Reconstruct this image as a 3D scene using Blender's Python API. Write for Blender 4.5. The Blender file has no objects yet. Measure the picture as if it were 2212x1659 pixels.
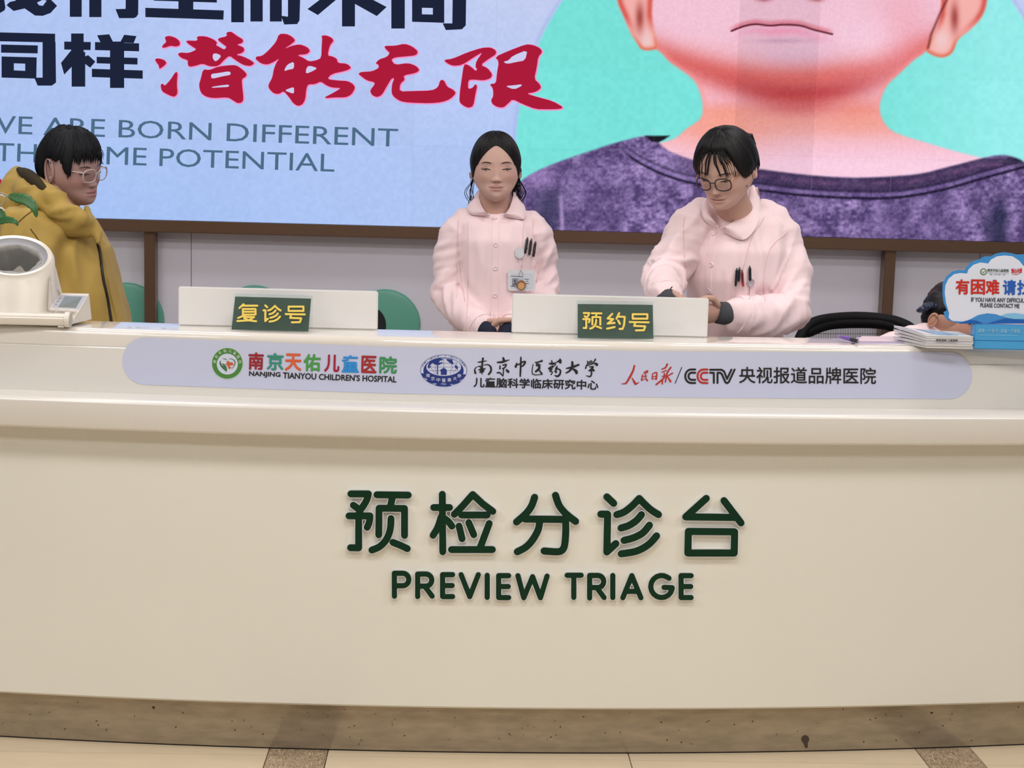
import bpy, bmesh, math, random
import numpy as np
from math import sin, cos, pi, radians, hypot
from mathutils import Vector, Matrix, noise
from mathutils.geometry import tessellate_polygon
from mathutils.bvhtree import BVHTree

random.seed(7)
S = bpy.context.scene
COL = S.collection

# ------------------------------------------------------------------ camera
F, PITCH, YAW, ROLL, CAMZ = 3400.0, radians(7.64), radians(2.0), radians(1.55), 1.5
FW = Vector((sin(YAW)*cos(PITCH), cos(YAW)*cos(PITCH), -sin(PITCH)))
_r0 = Vector((cos(YAW), -sin(YAW), 0)); _u0 = _r0.cross(FW)
RT = _r0*cos(ROLL) + _u0*sin(ROLL); UP = -_r0*sin(ROLL) + _u0*cos(ROLL)
CP = Vector((0, 0, CAMZ))
cd = bpy.data.cameras.new('camera'); cd.sensor_width = 36; cd.lens = F*36/2212; cd.clip_start = .05
cam = bpy.data.objects.new('camera', cd); COL.objects.link(cam)
cam.matrix_world = Matrix(((RT.x, UP.x, -FW.x, 0), (RT.y, UP.y, -FW.y, 0), (RT.z, UP.z, -FW.z, CAMZ), (0, 0, 0, 1)))
S.camera = cam
S.view_settings.view_transform = 'Standard'; S.view_settings.look = 'None'
S.view_settings.gamma = 1; S.view_settings.exposure = 0.0; S.view_settings.use_curve_mapping = False

# ------------------------------------------------------------------ world and lights
W = bpy.data.worlds.new('hall'); S.world = W; W.use_nodes = True
W.node_tree.nodes['Background'].inputs[0].default_value = (.985, .985, .985, 1)
W.node_tree.nodes['Background'].inputs[1].default_value = .21

def area(x, y, z, sx, sy, e, col):
    l = bpy.data.lights.new('ceiling_panel_light', 'AREA'); l.shape = 'RECTANGLE'; l.size = sx; l.size_y = sy
    l.energy = e; l.color = col
    o = bpy.data.objects.new('ceiling_panel_light', l); COL.objects.link(o); o.location = (x, y, z)
    return o
for lx in (-2.4, 0.2, 2.8):
    area(lx, 2.0, 3.15, 1.2, .6, 33.5, (1, .985, .965))
    area(lx, .0, 3.15, 1.2, .6, 30.5, (1, .985, .965))
for lx in (-1.4, 1.4):
    area(lx, 3.6, 3.15, .9, .3, 15.5, (1, .97, .98))
    area(lx, 5.2, 3.15, .9, .3, 10, (1, .97, 1))

# ------------------------------------------------------------------ projection helpers: where a seen point stands
def ray(x, y):
    return RT*((x-1106)/F) + UP*((829.5-y)/F) + FW
def atY(x, y, Y):
    d = ray(x, y); return CP + d*(Y/d.y)
def atZ(x, y, z):
    d = ray(x, y); return CP + d*((z-CAMZ)/d.z)
def hit(x, y, fun, off=0.0):
    Y = 3.9
    for _ in range(5):
        p = atY(x, y, Y); Y = fun(p.x, p.z) - off
    return atY(x, y, Y)

# ------------------------------------------------------------------ materials
def srgb(r, g, b):
    f = lambda c: (c/255/12.92) if c/255 <= .04045 else ((c/255+.055)/1.055)**2.4
    return (f(r), f(g), f(b), 1)
_M = {}
def mat(name, rgb, rough=.5, metal=0., var=.04, scale=30., bump=0., bscale=200., trans=0., coat=0., sheen=0., ior=1.5, stretch=None, sub=0., spec=.5):
    if name in _M: return _M[name]
    m = bpy.data.materials.new(name); m.use_nodes = True; nt = m.node_tree; b = nt.nodes['Principled BSDF']
    b.inputs['Roughness'].default_value = rough; b.inputs['Metallic'].default_value = metal; b.inputs['Specular IOR Level'].default_value = spec
    b.inputs['Transmission Weight'].default_value = trans; b.inputs['Coat Weight'].default_value = coat
    b.inputs['Coat Roughness'].default_value = .08; b.inputs['Sheen Weight'].default_value = sheen; b.inputs['IOR'].default_value = ior
    if sub: b.inputs['Subsurface Weight'].default_value = sub; b.inputs['Subsurface Radius'].default_value = (.012, .005, .003); b.inputs['Subsurface Scale'].default_value = .6
    c = srgb(*rgb)
    tc = nt.nodes.new('ShaderNodeTexCoord'); mp = nt.nodes.new('ShaderNodeMapping'); nt.links.new(tc.outputs['Object'], mp.inputs[0])
    if stretch: mp.inputs['Scale'].default_value = stretch
    n = nt.nodes.new('ShaderNodeTexNoise'); n.inputs['Scale'].default_value = scale; n.inputs['Detail'].default_value = 4
    nt.links.new(mp.outputs[0], n.inputs['Vector'])
    mx = nt.nodes.new('ShaderNodeMix'); mx.data_type = 'RGBA'
    mx.inputs[6].default_value = tuple(min(1, v*(1-var)) for v in c[:3])+(1,); mx.inputs[7].default_value = tuple(min(1, v*(1+var)) for v in c[:3])+(1,)
    nt.links.new(n.outputs['Fac'], mx.inputs[0]); nt.links.new(mx.outputs[2], b.inputs['Base Color'])
    if bump:
        n2 = nt.nodes.new('ShaderNodeTexNoise'); n2.inputs['Scale'].default_value = bscale; n2.inputs['Detail'].default_value = 3
        nt.links.new(mp.outputs[0], n2.inputs['Vector'])
        bp = nt.nodes.new('ShaderNodeBump'); bp.inputs['Strength'].default_value = bump; bp.inputs['Distance'].default_value = .002
        nt.links.new(n2.outputs['Fac'], bp.inputs['Height']); nt.links.new(bp.outputs[0], b.inputs['Normal'])
    _M[name] = m; return m
def vcmat(name, rough=.5, emit=False, mult=1.0, sub=0., spec=.5):
    if name in _M: return _M[name]
    m = bpy.data.materials.new(name); m.use_nodes = True; nt = m.node_tree; b = nt.nodes['Principled BSDF']
    a = nt.nodes.new('ShaderNodeVertexColor'); a.layer_name = 'col'
    if emit:
        nt.nodes.remove(b); e = nt.nodes.new('ShaderNodeEmission'); e.inputs[1].default_value = mult
        nt.links.new(a.outputs[0], e.inputs[0]); nt.links.new(e.outputs[0], nt.nodes['Material Output'].inputs[0])
    else:
        nt.links.new(a.outputs[0], b.inputs['Base Color']); b.inputs['Roughness'].default_value = rough; b.inputs['Specular IOR Level'].default_value = spec
        if sub: b.inputs['Subsurface Weight'].default_value = sub; b.inputs['Subsurface Radius'].default_value = (.012, .005, .003); b.inputs['Subsurface Scale'].default_value = .6
    _M[name] = m; return m
def emat(name, rgb, s=1.0):
    if name in _M: return _M[name]
    m = bpy.data.materials.new(name); m.use_nodes = True; nt = m.node_tree; nt.nodes.remove(nt.nodes['Principled BSDF'])
    e = nt.nodes.new('ShaderNodeEmission'); e.inputs[0].default_value = srgb(*rgb); e.inputs[1].default_value = s
    nt.links.new(e.outputs[0], nt.nodes['Material Output'].inputs[0]); _M[name] = m; return m

# ------------------------------------------------------------------ object helpers
def tag(o, label=None, cat=None, group=None, kind=None):
    if label: o['label'] = label
    if cat: o['category'] = cat
    if group: o['group'] = group
    if kind: o['kind'] = kind
    return o
def empty(name, loc=(0, 0, 0)):
    o = bpy.data.objects.new(name, None); COL.objects.link(o); o.location = loc; o.empty_display_size = .05; return o
def link(name, me, m, parent=None, smooth=False, auto=None):
    if m: me.materials.append(m)
    if smooth: me.polygons.foreach_set('use_smooth', [True]*len(me.polygons))
    if auto is not None: me.set_sharp_from_angle(angle=radians(auto))
    o = bpy.data.objects.new(name, me); COL.objects.link(o)
    if parent:
        o.parent = parent
        L = Vector((0, 0, 0)); q = parent
        while q: L = L + q.location; q = q.parent
        o.location = -L        # world-space vertices; every root below keeps rotation zero
        me.transform(Matrix.Identity(4))
    return o
def obj(name, V, Fc, m, parent=None, smooth=False, auto=None, cols=None):
    me = bpy.data.meshes.new(name); me.from_pydata([tuple(v) for v in V], [], Fc); me.validate(clean_customdata=False); me.update()
    if cols is not None:
        ca = me.color_attributes.new('col', 'FLOAT_COLOR', 'POINT')
        ca.data.foreach_set('color', np.asarray(cols, dtype=np.float32).ravel())
    return link(name, me, m, parent, smooth, auto)
class MB:
    """collects shapes into one mesh"""
    def __init__(s): s.v = []; s.f = []
    def add(s, V, Fc):
        n = len(s.v); s.v += [tuple(v) for v in V]; s.f += [tuple(i+n for i in f) for f in Fc]; return s
    def box(s, a, b, rot=None, bev=0):
        x0, y0, z0 = a; x1, y1, z1 = b
        V = [Vector(p) for p in ((x0,y0,z0),(x1,y0,z0),(x1,y1,z0),(x0,y1,z0),(x0,y0,z1),(x1,y0,z1),(x1,y1,z1),(x0,y1,z1))]
        if rot: V = [rot @ v for v in V]
        return s.add(V, [(0,3,2,1),(4,5,6,7),(0,1,5,4),(1,2,6,5),(2,3,7,6),(3,0,4,7)])
    def loft(s, rings, closed=True, caps=True):
        n = len(rings[0]); V = [p for r in rings for p in r]; Fc = []
        for i in range(len(rings)-1):
            for j in range(n if closed else n-1):
                k = (j+1) % n; Fc.append((i*n+j, i*n+k, (i+1)*n+k, (i+1)*n+j))
        if caps and closed:
            Fc.append(tuple(range(n-1, -1, -1))); Fc.append(tuple((len(rings)-1)*n+j for j in range(n)))
        return s.add(V, Fc)
    def tube(s, pts, rad, n=10, ends=True, sq=1.0, sqdir=None):
        pts = [Vector(p) for p in pts]; m = len(pts)
        if not hasattr(rad, '__len__'): rad = [rad]*m
        rings = []; T = [(pts[min(i+1, m-1)]-pts[max(i-1, 0)]).normalized() for i in range(m)]
        ref = Vector(sqdir) if sqdir else (Vector((0, 0, 1)) if abs(T[0].z) < .9 else Vector((0, 1, 0)))
        def ring(c, t, r):
            a = (ref - t*ref.dot(t)); a = a.normalized() if a.length > 1e-6 else t.orthogonal().normalized(); b = t.cross(a)
            return [c + a*(cos(2*pi*j/n)*r*sq) + b*(sin(2*pi*j/n)*r) for j in range(n)]
        if ends:
            for k in (3, 2, 1):
                an = k*pi/2/3.2; rings.append(ring(pts[0]-T[0]*sin(an)*rad[0], T[0], rad[0]*cos(an)))
        for p, t, r in zip(pts, T, rad): rings.append(ring(p, t, r))
        if ends:
            for k in (1, 2, 3):
                an = k*pi/2/3.2; rings.append(ring(pts[-1]+T[-1]*sin(an)*rad[-1], T[-1], rad[-1]*cos(an)))
        return s.loft(rings)
    def ellipsoid(s, c, r, n=16, m=10, rot=None):
        c = Vector(c); V = []; Fc = []
        for i in range(1, m):
            for j in range(n):
                t = pi*i/m; p = 2*pi*j/n; v = Vector((r[0]*sin(t)*cos(p), r[1]*sin(t)*sin(p), r[2]*cos(t)))
                V.append(c + (rot @ v if rot else v))
        top = len(V); v = Vector((0, 0, r[2])); V += [c+(rot @ v if rot else v), c-(rot @ v if rot else v)]
        for i in range(m-2):
            for j in range(n):
                k = (j+1) % n; Fc.append((i*n+j, (i+1)*n+j, (i+1)*n+k, i*n+k))
        for j in range(n):
            k = (j+1) % n; Fc.append((top, j, k)); Fc.append((top+1, (m-2)*n+k, (m-2)*n+j))
        return s.add(V, Fc)
    def build(s, name, m, parent=None, smooth=False, auto=None, bev=0):
        me = bpy.data.meshes.new(name); me.from_pydata(s.v, [], s.f); me.update()
        if bev:
            bm = bmesh.new(); bm.from_mesh(me)
            es = [e for e in bm.edges if len(e.link_faces) == 2 and e.calc_face_angle(0) > .5]
            bmesh.ops.bevel(bm, geom=es, offset=bev, segments=2, affect='EDGES', clamp_overlap=True); bm.to_mesh(me); bm.free()
            smooth = True; auto = auto or 40
        return link(name, me, m, parent, smooth, auto)
def catmull(P, n=6, closed=False):
    P = [Vector(p) for p in P]; out = []; m = len(P)
    R = range(m) if closed else range(m-1)
    for i in R:
        p0 = P[(i-1) % m] if closed or i > 0 else P[0]; p1 = P[i]; p2 = P[(i+1) % m]
        p3 = P[(i+2) % m] if closed or i+2 < m else P[-1]
        for k in range(n):
            t = k/n; out.append(.5*((2*p1)+(p2-p0)*t+(2*p0-5*p1+4*p2-p3)*t*t+(3*p1-p0-3*p2+p3)*t**3))
    if not closed: out.append(P[-1])
    return out

# ------------------------------------------------------------------ flat shapes (writing, emblems): outlines in photo px, laid on a surface
def chaikin(P, it=1):
    for _ in range(it):
        Q = []
        for i in range(len(P)):
            a, b = P[i], P[(i+1) % len(P)]
            Q += [(a[0]*.78+b[0]*.22, a[1]*.78+b[1]*.22), (a[0]*.22+b[0]*.78, a[1]*.22+b[1]*.78)]
        P = Q
    return P
def fill(loops):
    """outer loop + holes -> (points, triangles)"""
    L = [[Vector((p[0], p[1], 0)) for p in l] for l in loops]
    return [p for l in loops for p in l], [tuple(t) for t in tessellate_polygon(L)], [len(l) for l in loops]
def capsule(a, b, ra, rb, n=12):
    dx, dy = b[0]-a[0], b[1]-a[1]; d = hypot(dx, dy)
    if d < 1e-6 or abs(ra-rb) > d: c, r = (a, ra) if ra > rb else (b, rb); return [(c[0]+r*cos(2*pi*k/n), c[1]+r*sin(2*pi*k/n)) for k in range(n)]
    th = math.atan2(dy, dx); al = math.acos((ra-rb)/d); P = []
    for k in range(n//2+1):
        t = th+al + (2*pi-2*al)*k/(n//2); P.append((a[0]+ra*cos(t), a[1]+ra*sin(t)))
    for k in range(n//2+1):
        t = th-al + (2*al)*k/(n//2); P.append((b[0]+rb*cos(t), b[1]+rb*sin(t)))
    return P
def strokes(lst, w=None, tf=lambda p: p, ws=1.0, extra=0.0, smooth=0):
    """polylines -> convex capsule pieces. points (x,y) or (x,y,w)"""
    out = []
    for st in lst:
        cur = st[0] == 'c'; st = st[1:] if cur else st
        P = [(p[0], p[1], (w if w is not None else p[2])) for p in st]
        if cur: P = [tuple(v) for v in catmull(P, 5)]
        elif smooth and len(P) > 2: P = [tuple(v) for v in catmull(P, smooth)]
        for a, b in zip(P[:-1], P[1:]):
            A, B = tf(a[:2]), tf(b[:2]); out.append([capsule(A, B, a[2]*ws/2+extra, b[2]*ws/2+extra)])
    return out
def lay(name, pieces, fun, off, m, parent, thick=0.0, eps=6e-5, size=None):
    """pieces: list of loops-lists; fun(x,y,off)->3D; thick>0 gives walls back to the surface"""
    V, Fc = [], []
    for k, loops in enumerate(pieces):
        pts, tr, ls = fill(loops); n = len(V); o = off + thick + eps*(k % 9)
        V += [fun(p[0], p[1], o) for p in pts]
        for t in tr:
            a, b, c = (pts[i] for i in t)
            cr = (b[0]-a[0])*(c[1]-a[1])-(b[1]-a[1])*(c[0]-a[0])
            Fc.append(tuple(i+n for i in (t if cr < 0 else t[::-1])))
        if thick:
            q = len(V); V += [fun(p[0], p[1], off) for p in pts]; s = 0
            for l in ls:
                for i in range(l):
                    j = (i+1) % l; Fc.append((n+s+i, n+s+j, q+s+j, q+s+i))
                s += l
    return obj(name, V, Fc, m, parent)
_TX = {}
def glyphs(body):
    if body in _TX: return _TX[body]
    c = bpy.data.curves.new('txt', 'FONT'); c.body = body; c.size = 1; c.resolution_u = 3
    o = bpy.data.objects.new('txt', c); COL.objects.link(o)
    dg = bpy.context.evaluated_depsgraph_get(); me = bpy.data.meshes.new_from_object(o.evaluated_get(dg))
    r = ([(v.co.x, v.co.y) for v in me.vertices], [tuple(p.vertices) for p in me.polygons])
    bpy.data.objects.remove(o); bpy.data.curves.remove(c); bpy.data.meshes.remove(me); _TX[body] = r; return r
def text(name, body, p0, p1, h, fun, off, m, parent, bold=0.0, up=None):
    """baseline from px p0 to px p1 (ink extents), ink height h px"""
    V2, F2 = glyphs(body); xs = [v[0] for v in V2]; ys = [v[1] for v in V2]; x0, x1, y0, y1 = min(xs), max(xs), min(ys), max(ys)
    dx, dy = p1[0]-p0[0], p1[1]-p0[1]; L = hypot(dx, dy); ux, uy = dx/L, dy/L
    nx, ny = up if up else (uy, -ux)
    base = y0 if any(ord(ch) > 255 for ch in body) or True else 0
    V, Fc = [], []; offs = [(0, 0)] + ([(bold*cos(2*pi*k/8), bold*sin(2*pi*k/8)) for k in range(8)] if bold else [])
    for k, (ox, oy) in enumerate(offs):
        n = len(V)
        for (x, y) in V2:
            a = (x-x0)/(x1-x0)*L; b = (y-base)/(y1-base)*h
            V.append(fun(p0[0]+ux*a+nx*b+ox, p0[1]+uy*a+ny*b+oy, off+8e-5*k))
        Fc += [tuple(i+n for i in f) for f in F2]
    return obj(name, V, Fc, m, parent)

def words(name, body, p0, p1, h, fun, off, m, parent, **k):
    """one object per word of a line"""
    X = [v[0] for v in glyphs(body)[0]]; f0, f1 = min(X), max(X); acc = ''
    for w in body.split(' '):
        acc = (acc+' '+w) if acc else w; xe = max(v[0] for v in glyphs(acc)[0]); gw = [v[0] for v in glyphs(w)[0]]; xs_ = xe-(max(gw)-min(gw))
        q = lambda x: (p0[0]+(p1[0]-p0[0])*(x-f0)/(f1-f0), p0[1]+(p1[1]-p0[1])*(x-f0)/(f1-f0))
        text(name, w, q(xs_), q(xe), h, fun, off, m, parent, **k)

# ------------------------------------------------------------------ room
M_white = mat('wall_paint', (214, 213, 226), .55, var=.03, scale=6, bump=.05)
M_tile = mat('beige_stone', (216, 198, 170), .28, var=.12, scale=5, stretch=(1, 3, 1))
def marble(name, a, b, rough):
    m = bpy.data.materials.new(name); m.use_nodes = True; nt = m.node_tree; p = nt.nodes['Principled BSDF']; p.inputs['Roughness'].default_value = rough
    tc = nt.nodes.new('ShaderNodeTexCoord'); n0 = nt.nodes.new('ShaderNodeTexNoise'); n0.inputs['Scale'].default_value = 7
    v = nt.nodes.new('ShaderNodeTexVoronoi'); v.feature = 'DISTANCE_TO_EDGE'; v.inputs['Scale'].default_value = 34
    ad = nt.nodes.new('ShaderNodeMix'); ad.data_type = 'RGBA'; ad.blend_type = 'ADD'; ad.inputs[0].default_value = .35
    r = nt.nodes.new('ShaderNodeValToRGB'); r.color_ramp.elements[0].color = srgb(*b); r.color_ramp.elements[1].color = srgb(*a)
    r.color_ramp.elements[0].position = .0; r.color_ramp.elements[1].position = .16
    nt.links.new(tc.outputs['Generated'], n0.inputs[0]); nt.links.new(tc.outputs['Object'], ad.inputs[6]); nt.links.new(n0.outputs['Color'], ad.inputs[7])
    nt.links.new(ad.outputs[2], v.inputs['Vector']); nt.links.new(v.outputs['Distance'], r.inputs[0])
    n = nt.nodes.new('ShaderNodeTexNoise'); n.inputs['Scale'].default_value = 14; n.inputs['Detail'].default_value = 6
    mx = nt.nodes.new('ShaderNodeMix'); mx.data_type = 'RGBA'; mx.blend_type = 'MULTIPLY'; mx.inputs[0].default_value = .45
    r2 = nt.nodes.new('ShaderNodeValToRGB'); r2.color_ramp.elements[0].color = (.45, .42, .38, 1); r2.color_ramp.elements[0].position = .35; r2.color_ramp.elements[1].position = .62
    nt.links.new(tc.outputs['Object'], n.inputs['Vector']); nt.links.new(n.outputs['Fac'], r2.inputs[0]); nt.links.new(r.outputs[0], mx.inputs[6]); nt.links.new(r2.outputs[0], mx.inputs[7])
    nt.links.new(mx.outputs[2], p.inputs['Base Color']); return m
M_dark = marble('brown_veined_marble', (150, 128, 106), (214, 194, 164), .3)
M_grout = mat('grout', (72, 58, 42), .8)
floor = MB().box((-5, -3, -.12), (6, 6.5, -.008)).build('floor', M_grout); tag(floor, kind='structure')
sl = {}
def tile(x0, x1, y0, y1, m):
    key = (round(x1-x0, 3), round(y1-y0, 3), m.name)
    if key not in sl:
        me = MB().box((.0012, .0012, -.01), (x1-x0-.0012, y1-y0-.0012, 0)).build('floor_tile', m, floor, bev=.0008); sl[key] = me; o = me
    else:
        o = sl[key].copy(); COL.objects.link(o)
    o.name = 'floor_tile'; o.location = (x0, y0, 0)
x = -.4675; xs = []
cuts = [(-.4675, -.3145, 1), (-.3145, .4685, 0), (.4685, 1.2465, 0)]
per = 1.2465+.4675
tiles_x = []
for k in (-2, -1, 0, 1, 2):
    for a, b, d in cuts: tiles_x.append((a+k*per, b+k*per, d))
yj = 3.1
for a, b, d in tiles_x:
    if a < -4.6 or b > 5.6: continue
    y = yj - .8*6
    while y < 6.3:
        if d == 1 or (y > -1.0): tile(a, b, y, y+.8, M_dark if d else M_tile)
        y += .8
ceil_ = MB().box((-5, -3, 3.2), (6, 6.5, 3.3)).build('ceiling', mat('ceiling_paint', (225, 220, 212), .8)); tag(ceil_, kind='structure')
for lx, ly, a, b in [(-2.4, 2.0, 1.2, .6), (.2, 2.0, 1.2, .6), (2.8, 2.0, 1.2, .6), (-2.4, 0, 1.2, .6), (.2, 0, 1.2, .6), (2.8, 0, 1.2, .6)]:
    MB().box((lx-a/2-.02, ly-b/2-.02, 3.17), (lx+a/2+.02, ly+b/2+.02, 3.199)).build('light_housing', M_white, ceil_)
YW = 6.37
wall = MB().box((-5, YW+.012, 0), (6, YW+.15, 3.2)).build('wall_back', mat('wall_gap', (90, 84, 80), .8)); tag(wall, kind='structure')
def wx(px): return atY(px, 560, YW).x
edges = [-5, wx(413)-2.5, wx(413)-1.25, wx(413), wx(413)+1.27, wx(413)+2.25, wx(2117), wx(2117)+1.2, wx(2117)+2.4]
for a, b in zip(edges[:-1], edges[1:]):
    if b-a > .05: MB().box((a+.0012, YW, 0), (b-.0012, YW+.012, 3.2)).build('wall_panel', M_white, wall, bev=.001)

# ------------------------------------------------------------------ LED screen
YS = 6.30
M_bronze = mat('brushed_bronze', (122, 96, 78), .32, metal=.75, var=.12, scale=40, stretch=(1, 1, 20))
scr = empty('led_screen', (0, YS, 1.2)); tag(scr, 'huge lit LED screen with portrait and slogan above the white wall', 'screen')
pb = lambda x, y: atY(x, y, YS)
zb = (pb(205, 473).z + pb(925, 493).z + pb(1205, 497.5).z + pb(2200, 517.5).z)/4
MOD = .3185
x0m = pb(542, 300).x
NI0, NI1, NJ = -5, 13, 5
XL, XR = x0m + NI0*MOD, x0m + NI1*MOD
MB().box((XL, YS+.012, zb), (XR, YS+.05, zb+NJ*MOD)).build('screen_backing', mat('black_backing', (20, 20, 22), .6), scr)
fr = MB().box((XL-.05, YS-.03, zb-.048), (XR+.05, YS+.055, zb-.001)).build('bottom_frame', M_bronze, scr, bev=.003)
for a, b in ((XL-.05, XL-.001), (XR+.001, XR+.05)): MB().box((a, YS-.03, zb), (b, YS+.055, zb+NJ*MOD)).build('side_frame', M_bronze, scr, bev=.003)
for pxa, pxb in ((312, 335.5), (1908.5, 1932), ):
    xa, xb = atY(pxa, 600, YS-.0).x, atY(pxb, 600, YS-.0).x
    MB().box((xa, YS-.005, 0), (xb, YS+.055, zb-.048)).build('screen_post', M_bronze, scr, bev=.002)
    MB().box((xa+.004, YS+.055, 0), (xb-.004, YW-.0005, zb-.06)).build('post_bracket', mat('post_side', (150, 138, 118), .5), scr)

def sdist(poly, X, Y):
    """signed distance in px, negative inside"""
    P = np.array(poly, float); d = np.full(X.shape, 1e9); ins = np.zeros(X.shape, bool)
    for i in range(len(P)):
        a = P[i]; b = P[(i+1) % len(P)]; e = b-a; wx_, wy = X-a[0], Y-a[1]
        t = np.clip((wx_*e[0]+wy*e[1])/max(e@e, 1e-9), 0, 1); d = np.minimum(d, (wx_-e[0]*t)**2+(wy-e[1]*t)**2)
        c = (a[1] <= Y) != (b[1] <= Y)
        with np.errstate(divide='ignore', invalid='ignore'):
            xi = a[0]+(Y-a[1])*e[0]/np.where(e[1] == 0, 1e-9, e[1])
        ins ^= c & (X < xi)
    d = np.sqrt(d); return np.where(ins, -d, d)
def polyd(line, X, Y):
    P = np.array(line, float); d = np.full(X.shape, 1e9)
    for i in range(len(P)-1):
        a = P[i]; e = P[i+1]-a; wx_, wy = X-a[0], Y-a[1]
        t = np.clip((wx_*e[0]+wy*e[1])/max(e@e, 1e-9), 0, 1); d = np.minimum(d, (wx_-e[0]*t)**2+(wy-e[1]*t)**2)
    return np.sqrt(d)
def vnoise(X, Y, s, seed):
    rng = np.random.default_rng(seed); G = rng.random((257, 257)); x = X/s; y = Y/s
    xi = np.floor(x).astype(int); yi = np.floor(y).astype(int); fx = x-xi; fy = y-yi; fx = fx*fx*(3-2*fx); fy = fy*fy*(3-2*fy)
    g = lambda i, j: G[i % 257, j % 257]
    return (g(xi, yi)*(1-fx)+g(xi+1, yi)*fx)*(1-fy)+(g(xi, yi+1)*(1-fx)+g(xi+1, yi+1)*fx)*fy
Z6 = lambda L: [(1100+x/1.989, y/1.989) for x, y in L]
sm = lambda L, n=6, c=False: [tuple(v)[:2] for v in catmull([(p[0], p[1], 0) for p in L], n, c)]
SKIN = sm(Z6([(560, -760), (470, -400), (480, -100), (500, 60), (560, 180), (640, 215), (690, 265), (740, 300), (795, 345), (822, 400), (832, 455), (822, 510), (760, 555), (700, 600), (560, 640), (690, 700), (900, 760), (1100, 790), (1400, 800), (1750, 790), (2100, 740), (2120, 700),
      (2030, 678), (1900, 645), (1800, 615), (1700, 585), (1635, 555), (1597, 500), (1592, 440), (1620, 370), (1670, 320), (1740, 255), (1800, 205), (1860, 60), (1890, -100), (1895, -400), (1800, -760)]), 4, True)
EARL = sm(Z6([(440, -140), (462, 0), (485, 60), (520, 140), (548, 185), (570, 213), (610, 216), (637, 200), (630, 150), (615, 60), (610, -140)]), 4, True)
EARR = sm(Z6([(2060, -150), (2055, 0), (2030, 75), (1980, 130), (1930, 170), (1905, 225), (1865, 247), (1820, 238), (1788, 210), (1815, 150), (1850, 60), (1880, -150)]), 4, True)
NECKL = sm(Z6([(640, 610), (700, 655), (850, 700), (1080, 727), (1250, 748), (1400, 760), (1550, 762), (1750, 748), (1880, 718), (2030, 680)]), 6)
SHIRT = sm(Z6([(-200, 1150), (-120, 980), (30, 800), (100, 745), (200, 700), (330, 655), (470, 610), (595, 583), (640, 610)]), 4) + NECKL + sm(Z6([(2030, 680), (2090, 668), (2160, 672), (2240, 720), (2400, 900), (2500, 1150)]), 4)
BAND1 = [(x, y+25) for x, y in sm(Z6([(470, 640), (600, 700), (780, 765), (1080, 800), (1400, 830), (1600, 836), (1850, 790), (2050, 735), (2300, 680)]), 6)]
BAND1 = sm(Z6([(480, 640), (560, 700), (690, 760), (860, 800), (1080, 818), (1250, 838), (1450, 850), (1650, 850), (1850, 818), (2050, 762), (2240, 710)]), 6)
LIPS = sm(Z6([(955, 133), (1010, 112), (1060, 104), (1120, 110), (1180, 106), (1250, 110), (1310, 128), (1388, 147)]), 6)
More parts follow.
